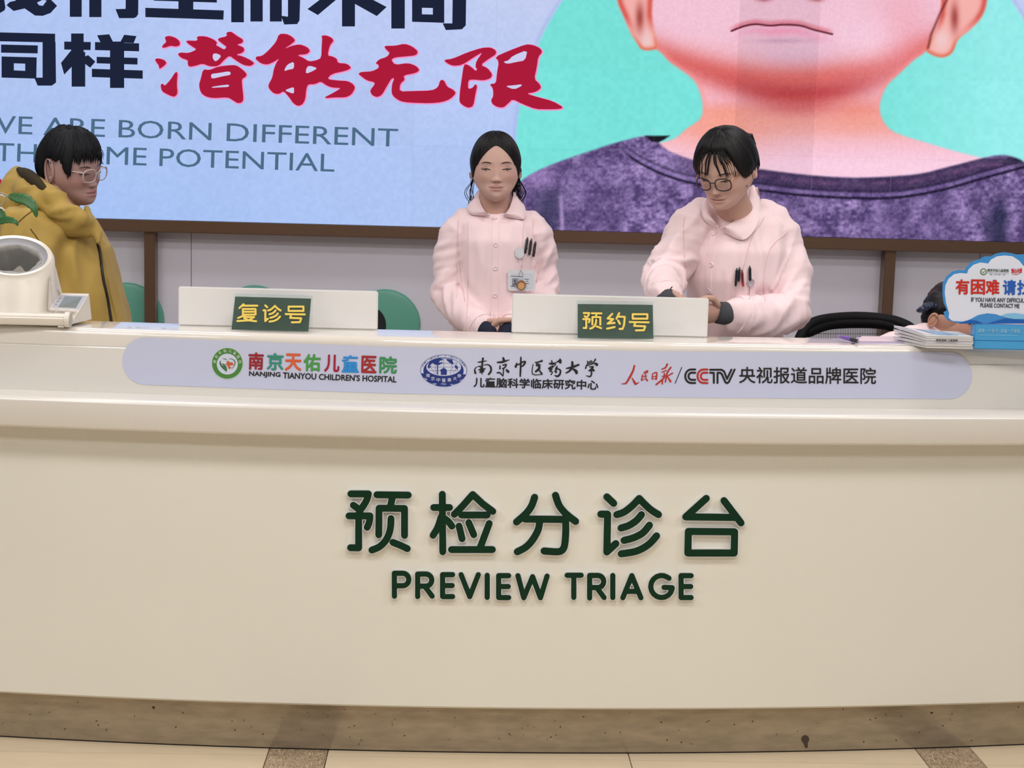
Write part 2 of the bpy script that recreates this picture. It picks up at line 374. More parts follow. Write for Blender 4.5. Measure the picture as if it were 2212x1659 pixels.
def picture(X, Y, dxm, seed):
    """the portrait on the screen, flat colour per point (sRGB 0-255)"""
    def mixc(C, c2, a): return C*(1-a[..., None]) + np.array(c2, float)*a[..., None]
    ss = lambda d, w=2.2: np.clip(.5-d/(2*w), 0, 1)
    C = np.zeros(X.shape+(3,))
    C[:] = (178, 198, 243)
    C = mixc(C, (200, 208, 243), np.clip(1-Y/330, 0, 1)*np.clip((X-200)/1000, 0, 1)*.9)
    C = mixc(C, (158, 190, 242), np.clip((Y-180)/340, 0, 1)*np.clip(1-X/1100, 0.15, 1))
    n = vnoise(X, Y, 7, 3); C += (n[..., None]-.5)*7
    cx, cy, r = 1700., 330., 586.
    d = np.hypot(X-cx, Y-cy)-r
    teal = np.zeros_like(C); teal[:] = (122, 226, 218)
    teal = mixc(teal, (150, 236, 234), np.clip((X-1850)/300, 0, 1))
    teal += (vnoise(X, Y, 9, 5)[..., None]-.5)*8
    a = ss(d, 3)[..., None]; C = C*(1-a)+teal*a
    C = mixc(C, (150, 170, 225), np.exp(-((d-5)/4)**2)*.35)
    # skin
    dS = sdist(SKIN, X, Y); Sk = np.zeros_like(C); Sk[:] = (243, 196, 214)
    Sk = mixc(Sk, (246, 178, 186), np.clip((Y-70)/90, 0, 1)*.6)
    Sk = mixc(Sk, (226, 190, 214), np.exp(-((X-1725)/110)**2-((Y-130)/45)**2)*.8)      # chin, lilac
    Sk = mixc(Sk, (224, 112, 108), np.exp(-((Y-(172+((X-1700)/230)**2*-38))/34)**2)*.95)
    Sk = mixc(Sk, (186, 62, 66), np.exp(-((Y-(205-((X-1730)/200)**2*45))/25)**2)*np.exp(-((X-1725)/165)**2)*1.0)
    Sk = mixc(Sk, (206, 92, 92), np.exp(-((Y-232)/34)**2)*np.exp(-((X-1720)/120)**2)*.7)
    Sk = mixc(Sk, (242, 150, 128), np.clip((Y-215)/25, 0, 1)*np.exp(-((X-1560)/90)**2)*.75)
    Sk = mixc(Sk, (240, 140, 122), np.clip((Y-200)/40, 0, 1)*np.clip((300-Y)/60, 0, 1)*np.exp(-((X-1860)/70)**2)*.8)
    Sk = mixc(Sk, (244, 164, 146), np.clip((Y-235)/30, 0, 1)*np.clip((330-Y)/70, 0, 1)*.65)
    Sk = mixc(Sk, (250, 208, 228), np.clip((Y-285)/70, 0, 1)*.95)
    Sk = mixc(Sk, (233, 120, 130), np.exp(-((X-1960)/70)**2-((Y-120)/60)**2)*.45)
    Sk = mixc(Sk, (238, 140, 150), np.exp(-((X-1950)/60)**2-((Y-20)/80)**2)*.25)
    Sk = mixc(Sk, (252, 214, 232), np.exp(-((X-1880)/70)**2-((Y-90)/50)**2)*.6)
    dl = polyd(LIPS, X, Y); below = np.interp(X, [p[0] for p in LIPS], [p[1] for p in LIPS]); inx = np.clip((X-1572)/20, 0, 1)*np.clip((1805-X)/20, 0, 1)
    up = (Y < below)
    Sk = mixc(Sk, (222, 110, 128), np.clip(1-np.abs(Y-below+5)/9, 0, 1)*inx*.7)
    Sk = mixc(Sk, (247, 158, 190), np.clip(1-np.abs(Y-below-13)/16, 0, 1)*inx*np.exp(-((X-1690)/90)**2)*.95)
    Sk = mixc(Sk, (190, 140, 170), np.exp(-((Y-88)/6)**2)*np.exp(-((X-1690)/60)**2)*.5)
    Sk = mixc(Sk, (92, 24, 40), np.clip(1.25-dl/2.6, 0, 1))
    Sk = mixc(Sk, (170, 84, 92), np.exp(-((Y+4)/7)**2)*(np.exp(-((X-1650)/16)**2)+np.exp(-((X-1765)/16)**2)))
    Sk += (vnoise(X, Y, 4, 9)[..., None]-.5)*9
    a = ss(dS, 2.6)[..., None]; C = C*(1-a)+Sk*a
    C = mixc(C, (250, 150, 150), np.exp(-((dS+3)/5)**2)*np.clip((Y-60)/60, 0, 1)*np.clip((300-Y)/80, 0, 1)*.5)
    for E, cxx, inner in ((EARL, 1385, 1), (EARR, 2075, -1)):
        dE = sdist(E, X, Y); Ec = np.zeros_like(C); Ec[:] = (246, 178, 172)
        Ec = mixc(Ec, (240, 206, 208), np.exp(-((X-(1395 if inner > 0 else 2035))/18)**2-((Y-88)/26)**2)*.8)
        Ec = mixc(Ec, (206, 70, 62), np.exp(-((dE+6)/7)**2)*np.clip((75-Y)/40, 0, 1)*.75)
        Ec = mixc(Ec, (150, 52, 48), np.exp(-((X-(1382 if inner > 0 else 2062))/9)**2-((Y-38)/30)**2)*.8)
        Ec = mixc(Ec, (226, 104, 76), np.exp(-((dE+2)/6)**2)*np.clip((Y-60)/40, 0, 1)*.8)
        a = ss(dE, 2.6)[..., None]; C = C*(1-a)+Ec*a
    C = mixc(C, (110, 40, 40), np.exp(-(polyd(Z6([(1880, 0), (1850, 60), (1812, 150), (1800, 205)]), X, Y)/3)**2)*.7)
    HR = sdist(Z6([(452, -330), (440, -700), (640, -960), (1180, -1060), (1720, -960), (1930, -700), (1915, -330), (1830, -520), (1500, -610), (1180, -620), (860, -610), (540, -520)]), X, Y); C = mixc(C, (34, 28, 30), ss(HR, 4))
    # shirt
    dT = sdist(SHIRT, X, Y); T = np.zeros_like(C)
    n1 = vnoise(X, Y, 26, 11)*.4+vnoise(X, Y*1.5, 9, 12)*.35+vnoise(X, Y, 4.5, 13)*.25
    folds = vnoise(X*1.3+Y*.15, Y*.22, 60, 21)
    T = np.array((82, 66, 112.))+(np.array((178, 152, 208.))-np.array((82, 66, 112.)))*np.clip((n1-.28)*1.6*(.55+.7*folds), 0, 1)[..., None]
    T = mixc(T, (62, 58, 92), np.exp(-((X-1185)/34)**2)*np.clip((Y-385)/50, 0, 1)*.85)
    T = mixc(T, (206, 176, 232), np.exp(-((X-(1212+(Y-420)*.03))/5)**2)*np.clip((Y-400)/40, 0, 1)*.6)
    T = mixc(T, (196, 160, 222), np.exp(-((X-1150)/50)**2-((Y-375)/34)**2)*.45)
    T = mixc(T, (44, 44, 74), np.clip((X-2110)/40, 0, 1)*np.clip((2186-X)/20, 0, 1)*np.clip((Y-415)/50, 0, 1)*.85)
    yn = np.interp(X, [p[0] for p in NECKL], [p[1] for p in NECKL]); inn = np.clip((X-1450)/90, 0, 1)
    bd = np.interp(X, [p[0] for p in BAND1], [p[1] for p in BAND1])
    T = mixc(T, (56, 44, 74), inn*np.clip((Y-yn+3)/5, 0, 1)*np.clip((bd-6-Y)/10, 0, 1)*.72)
    T = mixc(T, (126, 86, 130), inn*np.exp(-((Y-yn-14)/6)**2)*.35*vnoise(X, Y, 12, 17)*2)
    inb = np.clip((X-1340)/30, 0, 1)
    T = mixc(T, (26, 20, 42), np.exp(-((Y-bd)/3.0)**2)*inb*.9); T = mixc(T, (150, 124, 190), np.exp(-((Y-bd+9)/3.5)**2)*inb*.35); T = mixc(T, (40, 32, 60), np.exp(-((Y-bd+15)/3)**2)*inb*.5)
    T = mixc(T, (34, 28, 50), np.clip((X-2160)/40, 0, 1)*np.exp(-((Y-345)/14)**2)*.7)
    T += (vnoise(X, Y, 3, 19)[..., None]-.5)*20
    a = ss(dT, 2.6)[..., None]; C = C*(1-a)+T*a
    dK = sdist(Z6([(585, 584), (690, 583), (665, 600), (640, 612), (610, 608)]), X, Y); C = mixc(C, (28, 26, 34), ss(dK, 2))
    return C
M_led = vcmat('led_light', emit=True, mult=1.0)
rngm = np.random.default_rng(5)
def inv(P):  # world (on screen plane) -> photo px, vectorised
    d = P - np.array(CP); w = d @ np.array(FW); return 1106+F*(d @ np.array(RT))/w, 829.5-F*(d @ np.array(UP))/w
for i in range(NI0, NI1):
    for j in range(NJ):
        xa, xb = x0m+i*MOD+.00016, x0m+(i+1)*MOD-.00016; za, zc = zb+j*MOD+.00012, zb+(j+1)*MOD-.00012
        vis = -4 <= i <= 9 and j <= 3
        N = 88 if (vis and i >= 1 and j <= 2) else (40 if vis else 10)
        gx, gz = np.meshgrid(np.linspace(xa, xb, N+1), np.linspace(za, zc, N+1)); P = np.stack([gx, np.full(gx.shape, YS), gz], -1)
        X, Y = inv(P); C = picture(X, Y, 0, 0)
        C = C*(1+rngm.uniform(-.012, .012)+(-.05 if i in (6,) and True else 0))
        C = np.clip(C, 0, 255)/255; C = np.where(C <= .04045, C/12.92, ((C+.055)/1.055)**2.4)
        cols = np.concatenate([C.reshape(-1, 3), np.ones(((N+1)**2, 1))], 1)
        V = P.reshape(-1, 3); idx = np.arange((N+1)**2).reshape(N+1, N+1)
        Q = np.stack([idx[:-1, :-1], idx[:-1, 1:], idx[1:, 1:], idx[1:, :-1]], -1).reshape(-1, 4)
        me = bpy.data.meshes.new('led_module'); nv = len(V); nf = len(Q)
        me.vertices.add(nv+4); VV = np.concatenate([V, [[xa, YS+.011, za], [xb, YS+.011, za], [xb, YS+.011, zc], [xa, YS+.011, zc]]])
        me.vertices.foreach_set('co', VV.ravel())
        k = N; c0, c1, c2, c3 = 0, k, (k+1)**2-1, (k+1)*k
        Q = np.concatenate([Q, [[c1, c0, nv, nv+1], [c2, c1, nv+1, nv+2], [c3, c2, nv+2, nv+3], [c0, c3, nv+3, nv]]])
        me.loops.add(len(Q)*4); me.loops.foreach_set('vertex_index', Q.ravel())
        me.polygons.add(len(Q)); me.polygons.foreach_set('loop_start', np.arange(len(Q))*4); me.update()
        cols = np.concatenate([cols, np.tile([.02, .02, .02, 1], (4, 1))])
        ca = me.color_attributes.new('col', 'FLOAT_COLOR', 'POINT'); ca.data.foreach_set('color', cols.astype(np.float32).ravel())
        link('led_module', me, M_led, scr)
# writing on the screen
fs = lambda x, y, off: atY(x, y, YS-off)
M_ink = emat('screen_navy_ink', (30, 36, 58)); M_thin = emat('screen_grey_ink', (78, 108, 134)); M_redi = emat('screen_red_ink', (172, 28, 58)); M_halo = emat('screen_pink_halo', (246, 142, 196))
K6 = lambda L: [(x/3.568, y/3.568) for x, y in L]
K5 = lambda L: [(x/1.784, y/1.784) for x, y in L]
R = lambda x0, y0, x1, y1, s=.018: [(x0, y0), (x1, y0+(x1-x0)*s), (x1, y1+(x1-x0)*s), (x0, y1)]
big = [[K6([(-90, -90), (20, -90), (42, 60), (35, 80), (0, 100), (-60, 90)])],
  [K6([(50, 40), (75, 15), (120, 5), (130, -60), (330, -60), (400, 5), (440, 45), (390, 100), (330, 122), (270, 120), (190, 65), (105, 85)]), K6([(285, 20), (330, -2), (360, 5), (330, 45), (300, 40)])],
  [K6(R(538, -120, 630, 130, 0))], [K6(R(688, -120, 782, 132, 0))], [K6([(970, -120), (1068, -120), (1065, 110), (1050, 132), (1030, 140), (918, 140), (890, 70), (968, 68)])],
  [K6(R(1375, -120, 1490, 75, 0))], [K6([(1120, 60), (1725, 80), (1722, 152), (1120, 132)])], [K6([(1180, -60), (1670, -40), (1672, 20), (1185, 5)])],
  [K6(R(1782, -120, 1880, 172, 0))], [K6(R(1930, -120, 2025, 166, 0))], [K6(R(2080, -120, 2172, 166, 0))],
  [[(622, -20), (649, -20), (647, 44), (642, 52), (614, 53), (607, 34), (622, 36)]],
  [K5(R(1318, -60, 1368, 102, 0))], [K5([(1185, 35), (1270, -30), (1330, -30), (1225, 58)])], [K5([(1368, -30), (1420, -10), (1490, 27), (1452, 62), (1368, 15)])],
  [K5(R(1508, -60, 1560, 110, 0))], [K5([(1745, -60), (1797, -60), (1795, 98), (1780, 113), (1718, 116), (1706, 90), (1743, 90)])],
  [K5([(1588, -12), (1712, -9), (1712, 88), (1588, 84)]), K5([(1626, 30), (1668, 31), (1668, 56), (1626, 55)])],
  [K6([(-140, 246), (425, 260), (425, 328), (-140, 315)])], [K6([(328, 320), (428, 322), (432, 636), (400, 660), (290, 660), (264, 598), (328, 598)])],
  [K6([(8, 343), (292, 350), (290, 412), (8, 406)])], [K6([(12, 435), (283, 442), (280, 606), (12, 598)]), K6([(107, 488), (194, 491), (194, 546), (107, 542)])],
  [K6(R(548, 258, 645, 420, 0))], [K6(R(552, 400, 657, 668, 0))], [K6([(495, 320), (700, 324), (698, 386), (495, 382)])],
  [K6([(470, 485), (545, 392), (562, 400), (552, 515), (495, 575)])], [K6([(640, 440), (680, 425), (735, 475), (695, 522), (650, 488)])],
  [K6([(748, 272), (842, 264), (875, 330), (775, 328)])], [K6([(957, 268), (1052, 278), (1030, 332), (925, 328)])],
  [K6([(732, 324), (1072, 334), (1072, 396), (732, 386)])], [K6([(745, 438), (1060, 446), (1060, 498), (745, 488)])], [K6([(708, 530), (1100, 543), (1100, 607), (708, 594)])], [K6(R(848, 320, 957, 678, 0))]]
lay('slogan_lettering', big, fs, .0012, M_ink, scr)
A1 = lambda L: [(330+x/4.916, 60+y/4.916) for x, y in L]
A2 = lambda L: [(760+x/4.608, 60+y/4.608) for x, y in L]
red = [[A1([(130, 95), (180, 85), (250, 110), (290, 150), (285, 190), (240, 200), (190, 190), (130, 212), (95, 210), (110, 180), (145, 150), (132, 115)])],
 [A1([(25, 330), (60, 325), (120, 340), (148, 375), (120, 405), (70, 440), (65, 400), (30, 355)])],
 [A1([(240, 470), (265, 475), (255, 600), (265, 700), (230, 735), (180, 720), (95, 675), (82, 600), (110, 595), (125, 620), (190, 550)])],
 [A1([(350, 135), (480, 140), (465, 90), (560, 90), (640, 120), (685, 155), (670, 185), (700, 200), (760, 235), (785, 200), (760, 185), (690, 130), (700, 110), (790, 90), (780, 50), (830, 40), (865, 65), (900, 90), (960, 125), (955, 160), (890, 180), (960, 205), (975, 240), (945, 270), (880, 285), (960, 305), (1050, 350), (1080, 380), (1035, 408), (960, 395), (880, 345), (815, 295), (760, 340), (700, 405), (640, 412), (590, 405), (530, 380), (450, 405), (385, 415), (370, 380), (375, 345), (300, 320), (265, 280), (290, 262), (380, 270), (470, 230), (420, 200), (370, 165)]), A1([(640, 275), (680, 272), (730, 298), (690, 345), (660, 358), (635, 320)])],
 [A1([(535, 440), (600, 450), (700, 410), (850, 395), (900, 405), (960, 450), (998, 490), (990, 520), (945, 545), (950, 620), (965, 760), (945, 795), (900, 802), (850, 770), (800, 738), (640, 748), (560, 730), (510, 690), (490, 610), (510, 540)]), A1([(620, 490), (700, 480), (820, 460), (830, 500), (740, 515), (640, 540), (620, 530)]), A1([(625, 628), (720, 612), (810, 602), (808, 628), (720, 632), (630, 638)])],
 [A1([(1340, 65), (1420, 65), (1480, 95), (1515, 135), (1470, 175), (1395, 225), (1480, 190), (1560, 175), (1640, 205), (1672, 245), (1640, 280), (1530, 290), (1600, 320), (1660, 360), (1740, 345), (1790, 320), (1795, 180), (1800, 110), (1790, 85), (1840, 80), (1900, 105), (1922, 140), (1880, 185), (1855, 295), (1910, 305), (1955, 330), (1965, 375), (2060, 380), (2110, 425), (2060, 455), (1900, 490), (1850, 545), (1960, 560), (2070, 565), (2130, 600), (2150, 640), (2110, 710), (2050, 740), (1930, 740), (1840, 748), (1825, 738), (1900, 700), (1960, 665), (2000, 640), (1900, 635), (1840, 610), (1785, 570), (1720, 600), (1650, 600), (1630, 650), (1620, 760), (1590, 815), (1540, 832), (1490, 800), (1450, 740), (1390, 670), (1340, 705), (1280, 695), (1230, 640), (1230, 600), (1270, 530), (1285, 440), (1310, 375), (1345, 325), (1290, 360), (1220, 392), (1150, 380), (1090, 330), (1100, 305), (1160, 300), (1230, 240), (1310, 150)]),
  A1([(1400, 440), (1430, 390), (1500, 358), (1500, 435), (1440, 445), (1400, 460)]), A1([(1625, 490), (1630, 430), (1660, 400), (1750, 428), (1700, 460)]), A1([(1400, 665), (1460, 640), (1500, 630), (1500, 700), (1460, 690)])],
 [A2([(320, 180), (430, 180), (525, 158), (600, 185), (660, 235), (640, 275), (540, 285), (430, 295), (390, 318), (430, 370), (560, 350), (640, 380), (675, 420), (640, 450), (510, 475), (530, 515), (480, 560), (475, 635), (600, 630), (800, 625), (860, 590), (880, 520), (915, 520), (950, 590), (1000, 610), (1040, 650), (980, 710), (900, 740), (780, 752), (560, 745), (480, 730), (420, 690), (395, 650), (400, 560), (425, 500), (395, 505), (350, 580), (300, 670), (250, 692), (200, 670), (180, 625), (230, 560), (220, 540), (150, 525), (90, 480), (65, 458), (90, 440), (200, 435), (270, 400), (265, 365), (235, 355), (270, 315), (350, 290), (380, 250), (340, 215)])],
 [A2([(915, 320), (1000, 310), (1150, 245), (1290, 200), (1380, 195), (1435, 225), (1435, 265), (1370, 305), (1280, 370), (1350, 400), (1400, 465), (1380, 505), (1310, 525), (1210, 515), (1160, 520), (1155, 610), (1200, 600), (1230, 560), (1248, 580), (1230, 660), (1210, 780), (1160, 798), (1110, 775), (1070, 740), (1075, 640), (1095, 500), (1115, 365), (1150, 365), (1200, 400), (1230, 430), (1250, 415), (1230, 390), (1240, 330), (1305, 240), (1220, 290), (1100, 370), (1010, 380), (950, 355)])],
 [A2([(1425, 290), (1560, 230), (1730, 165), (1800, 170), (1870, 200), (1898, 240), (1855, 290), (1840, 400), (1815, 510), (1870, 560), (1885, 600), (1830, 640), (1735, 655), (1850, 690), (2000, 730), (2110, 795), (2060, 810), (1950, 812), (1830, 810), (1700, 760), (1600, 710), (1560, 750), (1510, 795), (1450, 790), (1400, 760), (1385, 720), (1410, 680), (1405, 600), (1370, 560), (1435, 555), (1445, 450), (1465, 335)]), A2([(1505, 340), (1560, 325), (1600, 280), (1750, 218), (1725, 325), (1640, 340), (1550, 360)]), A2([(1525, 580), (1620, 572), (1690, 562), (1690, 580), (1615, 615)])]]
red = [[chaikin(l) for l in p] for p in red]
lay('slogan_calligraphy', red, fs, .0040, M_redi, scr)
hal = []
for p in red:
    for k in range(8): hal.append([[(q[0]+1+1.9*cos(k*pi/4), q[1]+1+1.9*sin(k*pi/4)) for q in p[0]]])
lay('calligraphy_halo', hal, fs, .0012, M_halo, scr)
tag(lay('calligraphy_counter', [[l] for p in red for l in p[1:]], fs, .0031, emat('screen_light_fill', (205, 205, 240)), scr), kind='stuff')
words('slogan_word', 'WE ARE BORN DIFFERENT', (-46, 287), (859, 317), 38.5, fs, .002, M_thin, scr)
words('slogan_word', 'THE SAME POTENTIAL', (-12, 347.5), (722, 371.5), 39, fs, .002, M_thin, scr)
lay('slogan_calligraphy', [[[(-4, 380), (5, 392), (3, 402), (-4, 400)]]], fs, .0046, M_redi, scr)

# ------------------------------------------------------------------ green discs on the wall
M_green = mat('green_acrylic', (96, 166, 146), .35, var=.05, scale=8)
for px, py, r in ((273, 691, 80), (550, 693, 76.5), (832, 701, 76)):
    c = atY(px, py, YW-.016); rr = r*c.y/F
    d = empty('wall_disc', (c.x, YW, c.z))
    tag(d, {273: 'round green wall disc beside the left screen post', 550: 'round green wall disc mostly hidden behind the left white board', 832: 'round green wall disc with black inner hole, right of the left white board'}[px], 'wall decoration')
    prof = [(0, -.018), (rr-.02, -.018), (rr-.006, -.014), (rr, -.006), (rr, -.0005)]
    n = 72; rings = [[Vector((c.x+a*cos(2*pi*k/n), YW+b, c.z+a*sin(2*pi*k/n))) for k in range(n)] for a, b in prof[1:]]
    MB().loft(rings).build('disc_face', M_green, d, smooth=True, auto=35)
    if px == 832:
        h = atY(797, 703, YW-.02); hw = 37*h.y/F
        rg = [[Vector((h.x+hw*q*cos(2*pi*k/n), YW-y_, h.z+hw*1.12*q*sin(2*pi*k/n))) for k in range(n)] for q, y_ in ((1, .0175), (.97, .0225), (.9, .0215))]
        MB().loft(rg).build('disc_hole', mat('black_rubber', (16, 18, 22), .5), d, smooth=True, auto=40)

# ------------------------------------------------------------------ reception counter
Yc = lambda X: 3.900+.0485*X*X
M_lac = mat('cream_lacquer', (221, 217, 211), .22, var=.012, scale=3, coat=.35)
M_body = mat('cream_body', (229, 227, 217), .33, var=.018, scale=4, coat=.1)
M_top = mat('polished_countertop', (224, 218, 210), .06, var=.02, scale=300, ior=1.6, coat=.3)
ctr = empty('reception_counter', (0, 3.9, 0)); tag(ctr, 'long curved cream reception counter with green raised lettering on its front', 'counter')
XS = [-2.9+.1*i for i in range(62)]
def sweep(prof, name, m, parent=ctr, closed=True):
    rings = [[Vector((X, Yc(X)+a, z)) for a, z in prof] for X in XS]
    return MB().loft(rings, closed=closed).build(name, m, parent, smooth=True, auto=30)
def arcp(cy, cz, r, a0, a1, n=6): return [(cy+r*cos(radians(a0+(a1-a0)*k/n)), cz+r*sin(radians(a0+(a1-a0)*k/n))) for k in range(n+1)]
TZ = 1.0835
sweep([(.225, TZ-.045), (.225, TZ-.004), (.221, TZ)] + arcp(.056, TZ-.018, .018, 90, 180, 7) + [(.037, TZ-.040), (.037, TZ-.045)], 'countertop', M_top)
FB = .9225
sweep([(.22, .70), (.22, TZ-.0455), (.0375, TZ-.0455), (.034, TZ-.048), (.030, FB), (.030, .85), (.05, .70)], 'upper_fascia', M_lac)
sweep([(.0295, FB), ] + arcp(-.078, FB-.012, .012, 90, 175, 6) + arcp(-.066, .855, .012, 200, 262, 5) + [(-.02, .842), (.0295, .842)], 'ledge', M_lac)
sweep([(.0295, .8415), (-.0, .8415), (.0, .137), (.006, .131), (.0295, .131)], 'body_panel', M_body)
M_kick = mat('steel_kick_plate', (158, 146, 128), .17, metal=.55, var=.34, scale=14, bump=.08, bscale=40, stretch=(1, 1, 3.5))
sweep([(.032, .1305), (.034, .004), (.05, .004), (.05, .1305)], 'kick_plate', M_kick)
sweep([(.036, .004), (.036, 0), (.05, 0), (.05, .004)], 'kick_gap_shade', mat('dark_gap', (14, 12, 10), .8))  # black strip stands in for the shade in the gap below the kick
sweep([(.20, .70), (.05, .70), (.05, .131), (.20, .131)], 'inner_carcass', M_body)
# marks on the kick plate
rs = random.Random(3); sp = []
for _ in range(110):
    X = rs.uniform(0, 2212); t = rs.random()**1.5; yb = 1506+.0272*X if X < 1106 else 1536-.014*(X-1106)
    y = yb+6+t*75; r = rs.choice((.8, 1, 1.2, 1.6)); sp.append([[(X+r*cos(k*pi/4)*rs.uniform(.7, 1.3), y+r*sin(k*pi/4)) for k in range(8)]])
sp += [[chaikin([(1732, 1592), (1738, 1588), (1746, 1590), (1749, 1598), (1744, 1606), (1746, 1614), (1740, 1617), (1737, 1607), (1731, 1600)])], [chaikin([(328, 1526), (334, 1525), (335, 1531), (330, 1532)])], [chaikin([(2010, 1538), (2016, 1538), (2015, 1542), (2010, 1542)])]]
kf = lambda x, y, off: hit(x, y, lambda X, z: Yc(X)+.0328, off)
tag(lay('scuff_marks', sp, kf, .0004, mat('dark_scuff', (66, 54, 40), .7), ctr), kind='stuff')
# raised sign
bf = lambda x, y, off: hit(x, y, lambda X, z: Yc(X), off)
C6 = lambda p: (730+p[0]/7.373, 1040+p[1]/7.373)
C4 = lambda p: (700+p[0]/2.304, 1030+p[1]/2.304)
C7 = lambda p: (1280+p[0]/6.144, 1040+p[1]/6.144)
YU = [[(205, 198), (485, 198)], ['c', (485, 198), (462, 285), (410, 380), (345, 470)], [(245, 378), (345, 450)], [(175, 548), (510, 548)], ['c', (510, 548), (504, 620), (488, 680), (465, 730)], [(330, 520), (330, 1058), (200, 1055)],
      [(620, 212), (1120, 218)], [(870, 240), (835, 400)], [(650, 850), (655, 425), (1060, 430), (1060, 860)], ['c', (845, 590), (840, 700), (820, 810), (760, 940), (660, 1040), (540, 1093)], ['c', (875, 970), (1000, 1020), (1105, 1070)]]
JIANL = [[(1662, 205), (1670, 1120)], [(1525, 415), (1778, 415)], ['c', (1645, 560), (1590, 730), (1515, 858)], ['c', (1715, 600), (1770, 650), (1815, 712)]]
JIANR = [[(648, 187), (690, 145), (740, 88), (790, 135), (840, 172)], [(684, 190), (812, 190)], [(672, 245), (687, 308)], [(720, 228), (745, 288)], [(822, 232), (778, 350)], [(634, 362), (838, 362)]]
FEN = [['c', (1048, 102), (1032, 146), (1004, 184), (958, 225)], ['c', (1152, 92), (1170, 142), (1202, 182), (1252, 222)], [(1000, 210), (1202, 212)], ['c', (1202, 212), (1203, 270), (1198, 335), (1186, 364), (1160, 373), (1095, 369)], ['c', (1074, 214), (1066, 262), (1038, 314), (1004, 350), (962, 373)]]
ZHEN = [[(190, 205), (280, 290)], [(110, 434), (200, 434), (190, 935), (310, 825)], ['c', (322, 440), (420, 405), (530, 320), (620, 226)], ['c', (620, 226), (690, 300), (780, 380), (875, 440)], ['c', (650, 440), (580, 520), (480, 585), (378, 618)], ['c', (755, 580), (670, 680), (550, 745), (418, 782)], ['c', (850, 722), (740, 840), (580, 925), (380, 960)]]
TAI = [[(1510, 225), (1238, 470), (1900, 478)], [(1745, 255), (1970, 550)], [(1272, 663), (1885, 668), (1880, 950), (1265, 950), (1272, 663)]]
chars = [(strokes(YU, 15, C6, 1), 0), (strokes(JIANL, 15, C6, 1) + strokes(JIANR, 15, C4, 1), 0), (strokes(FEN, 15.5, C4, 1), 0), (strokes(ZHEN, 15.5, C7, 1), 0), (strokes(TAI, 15.5, C7, 1), 0)]
def arc(cx, cy, rx, ry, a0, a1, n=8): return [(cx+rx*cos(radians(a0+(a1-a0)*k/n)), cy+ry*sin(radians(a0+(a1-a0)*k/n))) for k in range(n+1)]
def LE(x, y): return [[(x, y), (x, y+109)], [(x, y), (x+50, y)], [(x, y+54), (x+48, y+54)], [(x, y+109), (x+50, y+109)]]
def LR(x, y): return [[(x, y+112), (x, y), (x+44, y)] + arc(x+42, y+30, 28, 30, -90, 90) + [(x, y+60)], [(x+36, y+62), (x+72, y+110)]]
eng = [[[(350, 594), (350, 480), (392, 480)] + arc(392, 511, 30, 31, -90, 90) + [(350, 542)]], LR(466, 484), LE(590, 487), [[(682, 487), (725, 596), (768, 487)]], [[(812, 490), (812, 600)]], LE(869, 492),
       [[(965, 492), (994, 602), (1038, 497), (1077, 602), (1110, 494)]], [[(1210, 490), (1280, 490)], [(1243, 490), (1243, 600)]], LR(1322, 491), [[(1437, 491), (1437, 601)]], [[(1487, 602), (1532, 492), (1577, 602)], [(1503, 570), (1560, 570)]],
       [[(1717, 505)] + arc(1680, 546, 54, 55, -55, -350, 14) + [(1733, 552), (1692, 550)]], LE(1777, 492)]
for e in eng: chars.append((strokes(e, 11.3, C4, 1), 1))
M_sg = mat('sign_green_face', (14, 50, 32), .4, var=.2, scale=25, spec=.15); M_sw = mat('sign_clear_edge', (238, 236, 238), .2, var=.02)
for pc, small in chars:
    nm = 'sign_letter' if small else 'sign_character'
    grow = [[[(q[0]+(q[0]-sum(a[0] for a in l)/len(l))*0, q[1]) for q in l] for l in p] for p in pc]
    def infl(l, d):
        c = (sum(a[0] for a in l)/len(l), sum(a[1] for a in l)/len(l)); n = len(l); out = []
        for i in range(n):
            a, b, e = l[i-1], l[i], l[(i+1) % n]; tx, ty = e[0]-a[0], e[1]-a[1]; L = hypot(tx, ty) or 1; nx, ny = ty/L, -tx/L
            if nx*(b[0]-c[0])+ny*(b[1]-c[1]) < 0: nx, ny = -nx, -ny
            out.append((b[0]+nx*d, b[1]+ny*d))
        return out
    body = lay(nm, [[infl(p[0], 1.9)] for p in pc], bf, .0002, M_sw, ctr, thick=.015 if not small else .012)
    lay('green_face', pc, bf, (.015 if not small else .012)+.0009, M_sg, body, thick=.0012)

# banner on the fascia
ff = lambda x, y, off: hit(x, y, lambda X, z: Yc(X)+.034-(TZ-.048-z)/(TZ-.048-FB)*.004, off)
top = [(315, 729), (560, 739), (833, 749), (1106, 754), (1400, 759), (1700, 761), (1900, 761), (2052, 761)]
bot = [(2050, 862), (1900, 861), (1750, 861), (1500, 859), (1106, 855), (833, 849.5), (560, 840), (313, 831)]
def ipol(T, x):
    T = sorted(T); 
    for a, b in zip(T[:-1], T[1:]):
        if a[0] <= x <= b[0]: return a[1]+(b[1]-a[1])*(x-a[0])/(b[0]-a[0])
    return T[0][1] if x < T[0][0] else T[-1][1]
M_ban = mat('lavender_vinyl', (194, 198, 222), .42, var=.01)
bnr = empty('hospital_banner', (0, 3.93, 1.0)); tag(bnr, 'lavender rounded banner strip with hospital logos stuck on the counter fascia', 'banner')
V = []; Fq = []
st = [264+51*(1-cos(pi/2*k/14)) for k in range(14)] + list(range(315, 2050, 12)) + [2050+49.9*sin(pi/2*k/14) for k in range(15)]
cols_ = []
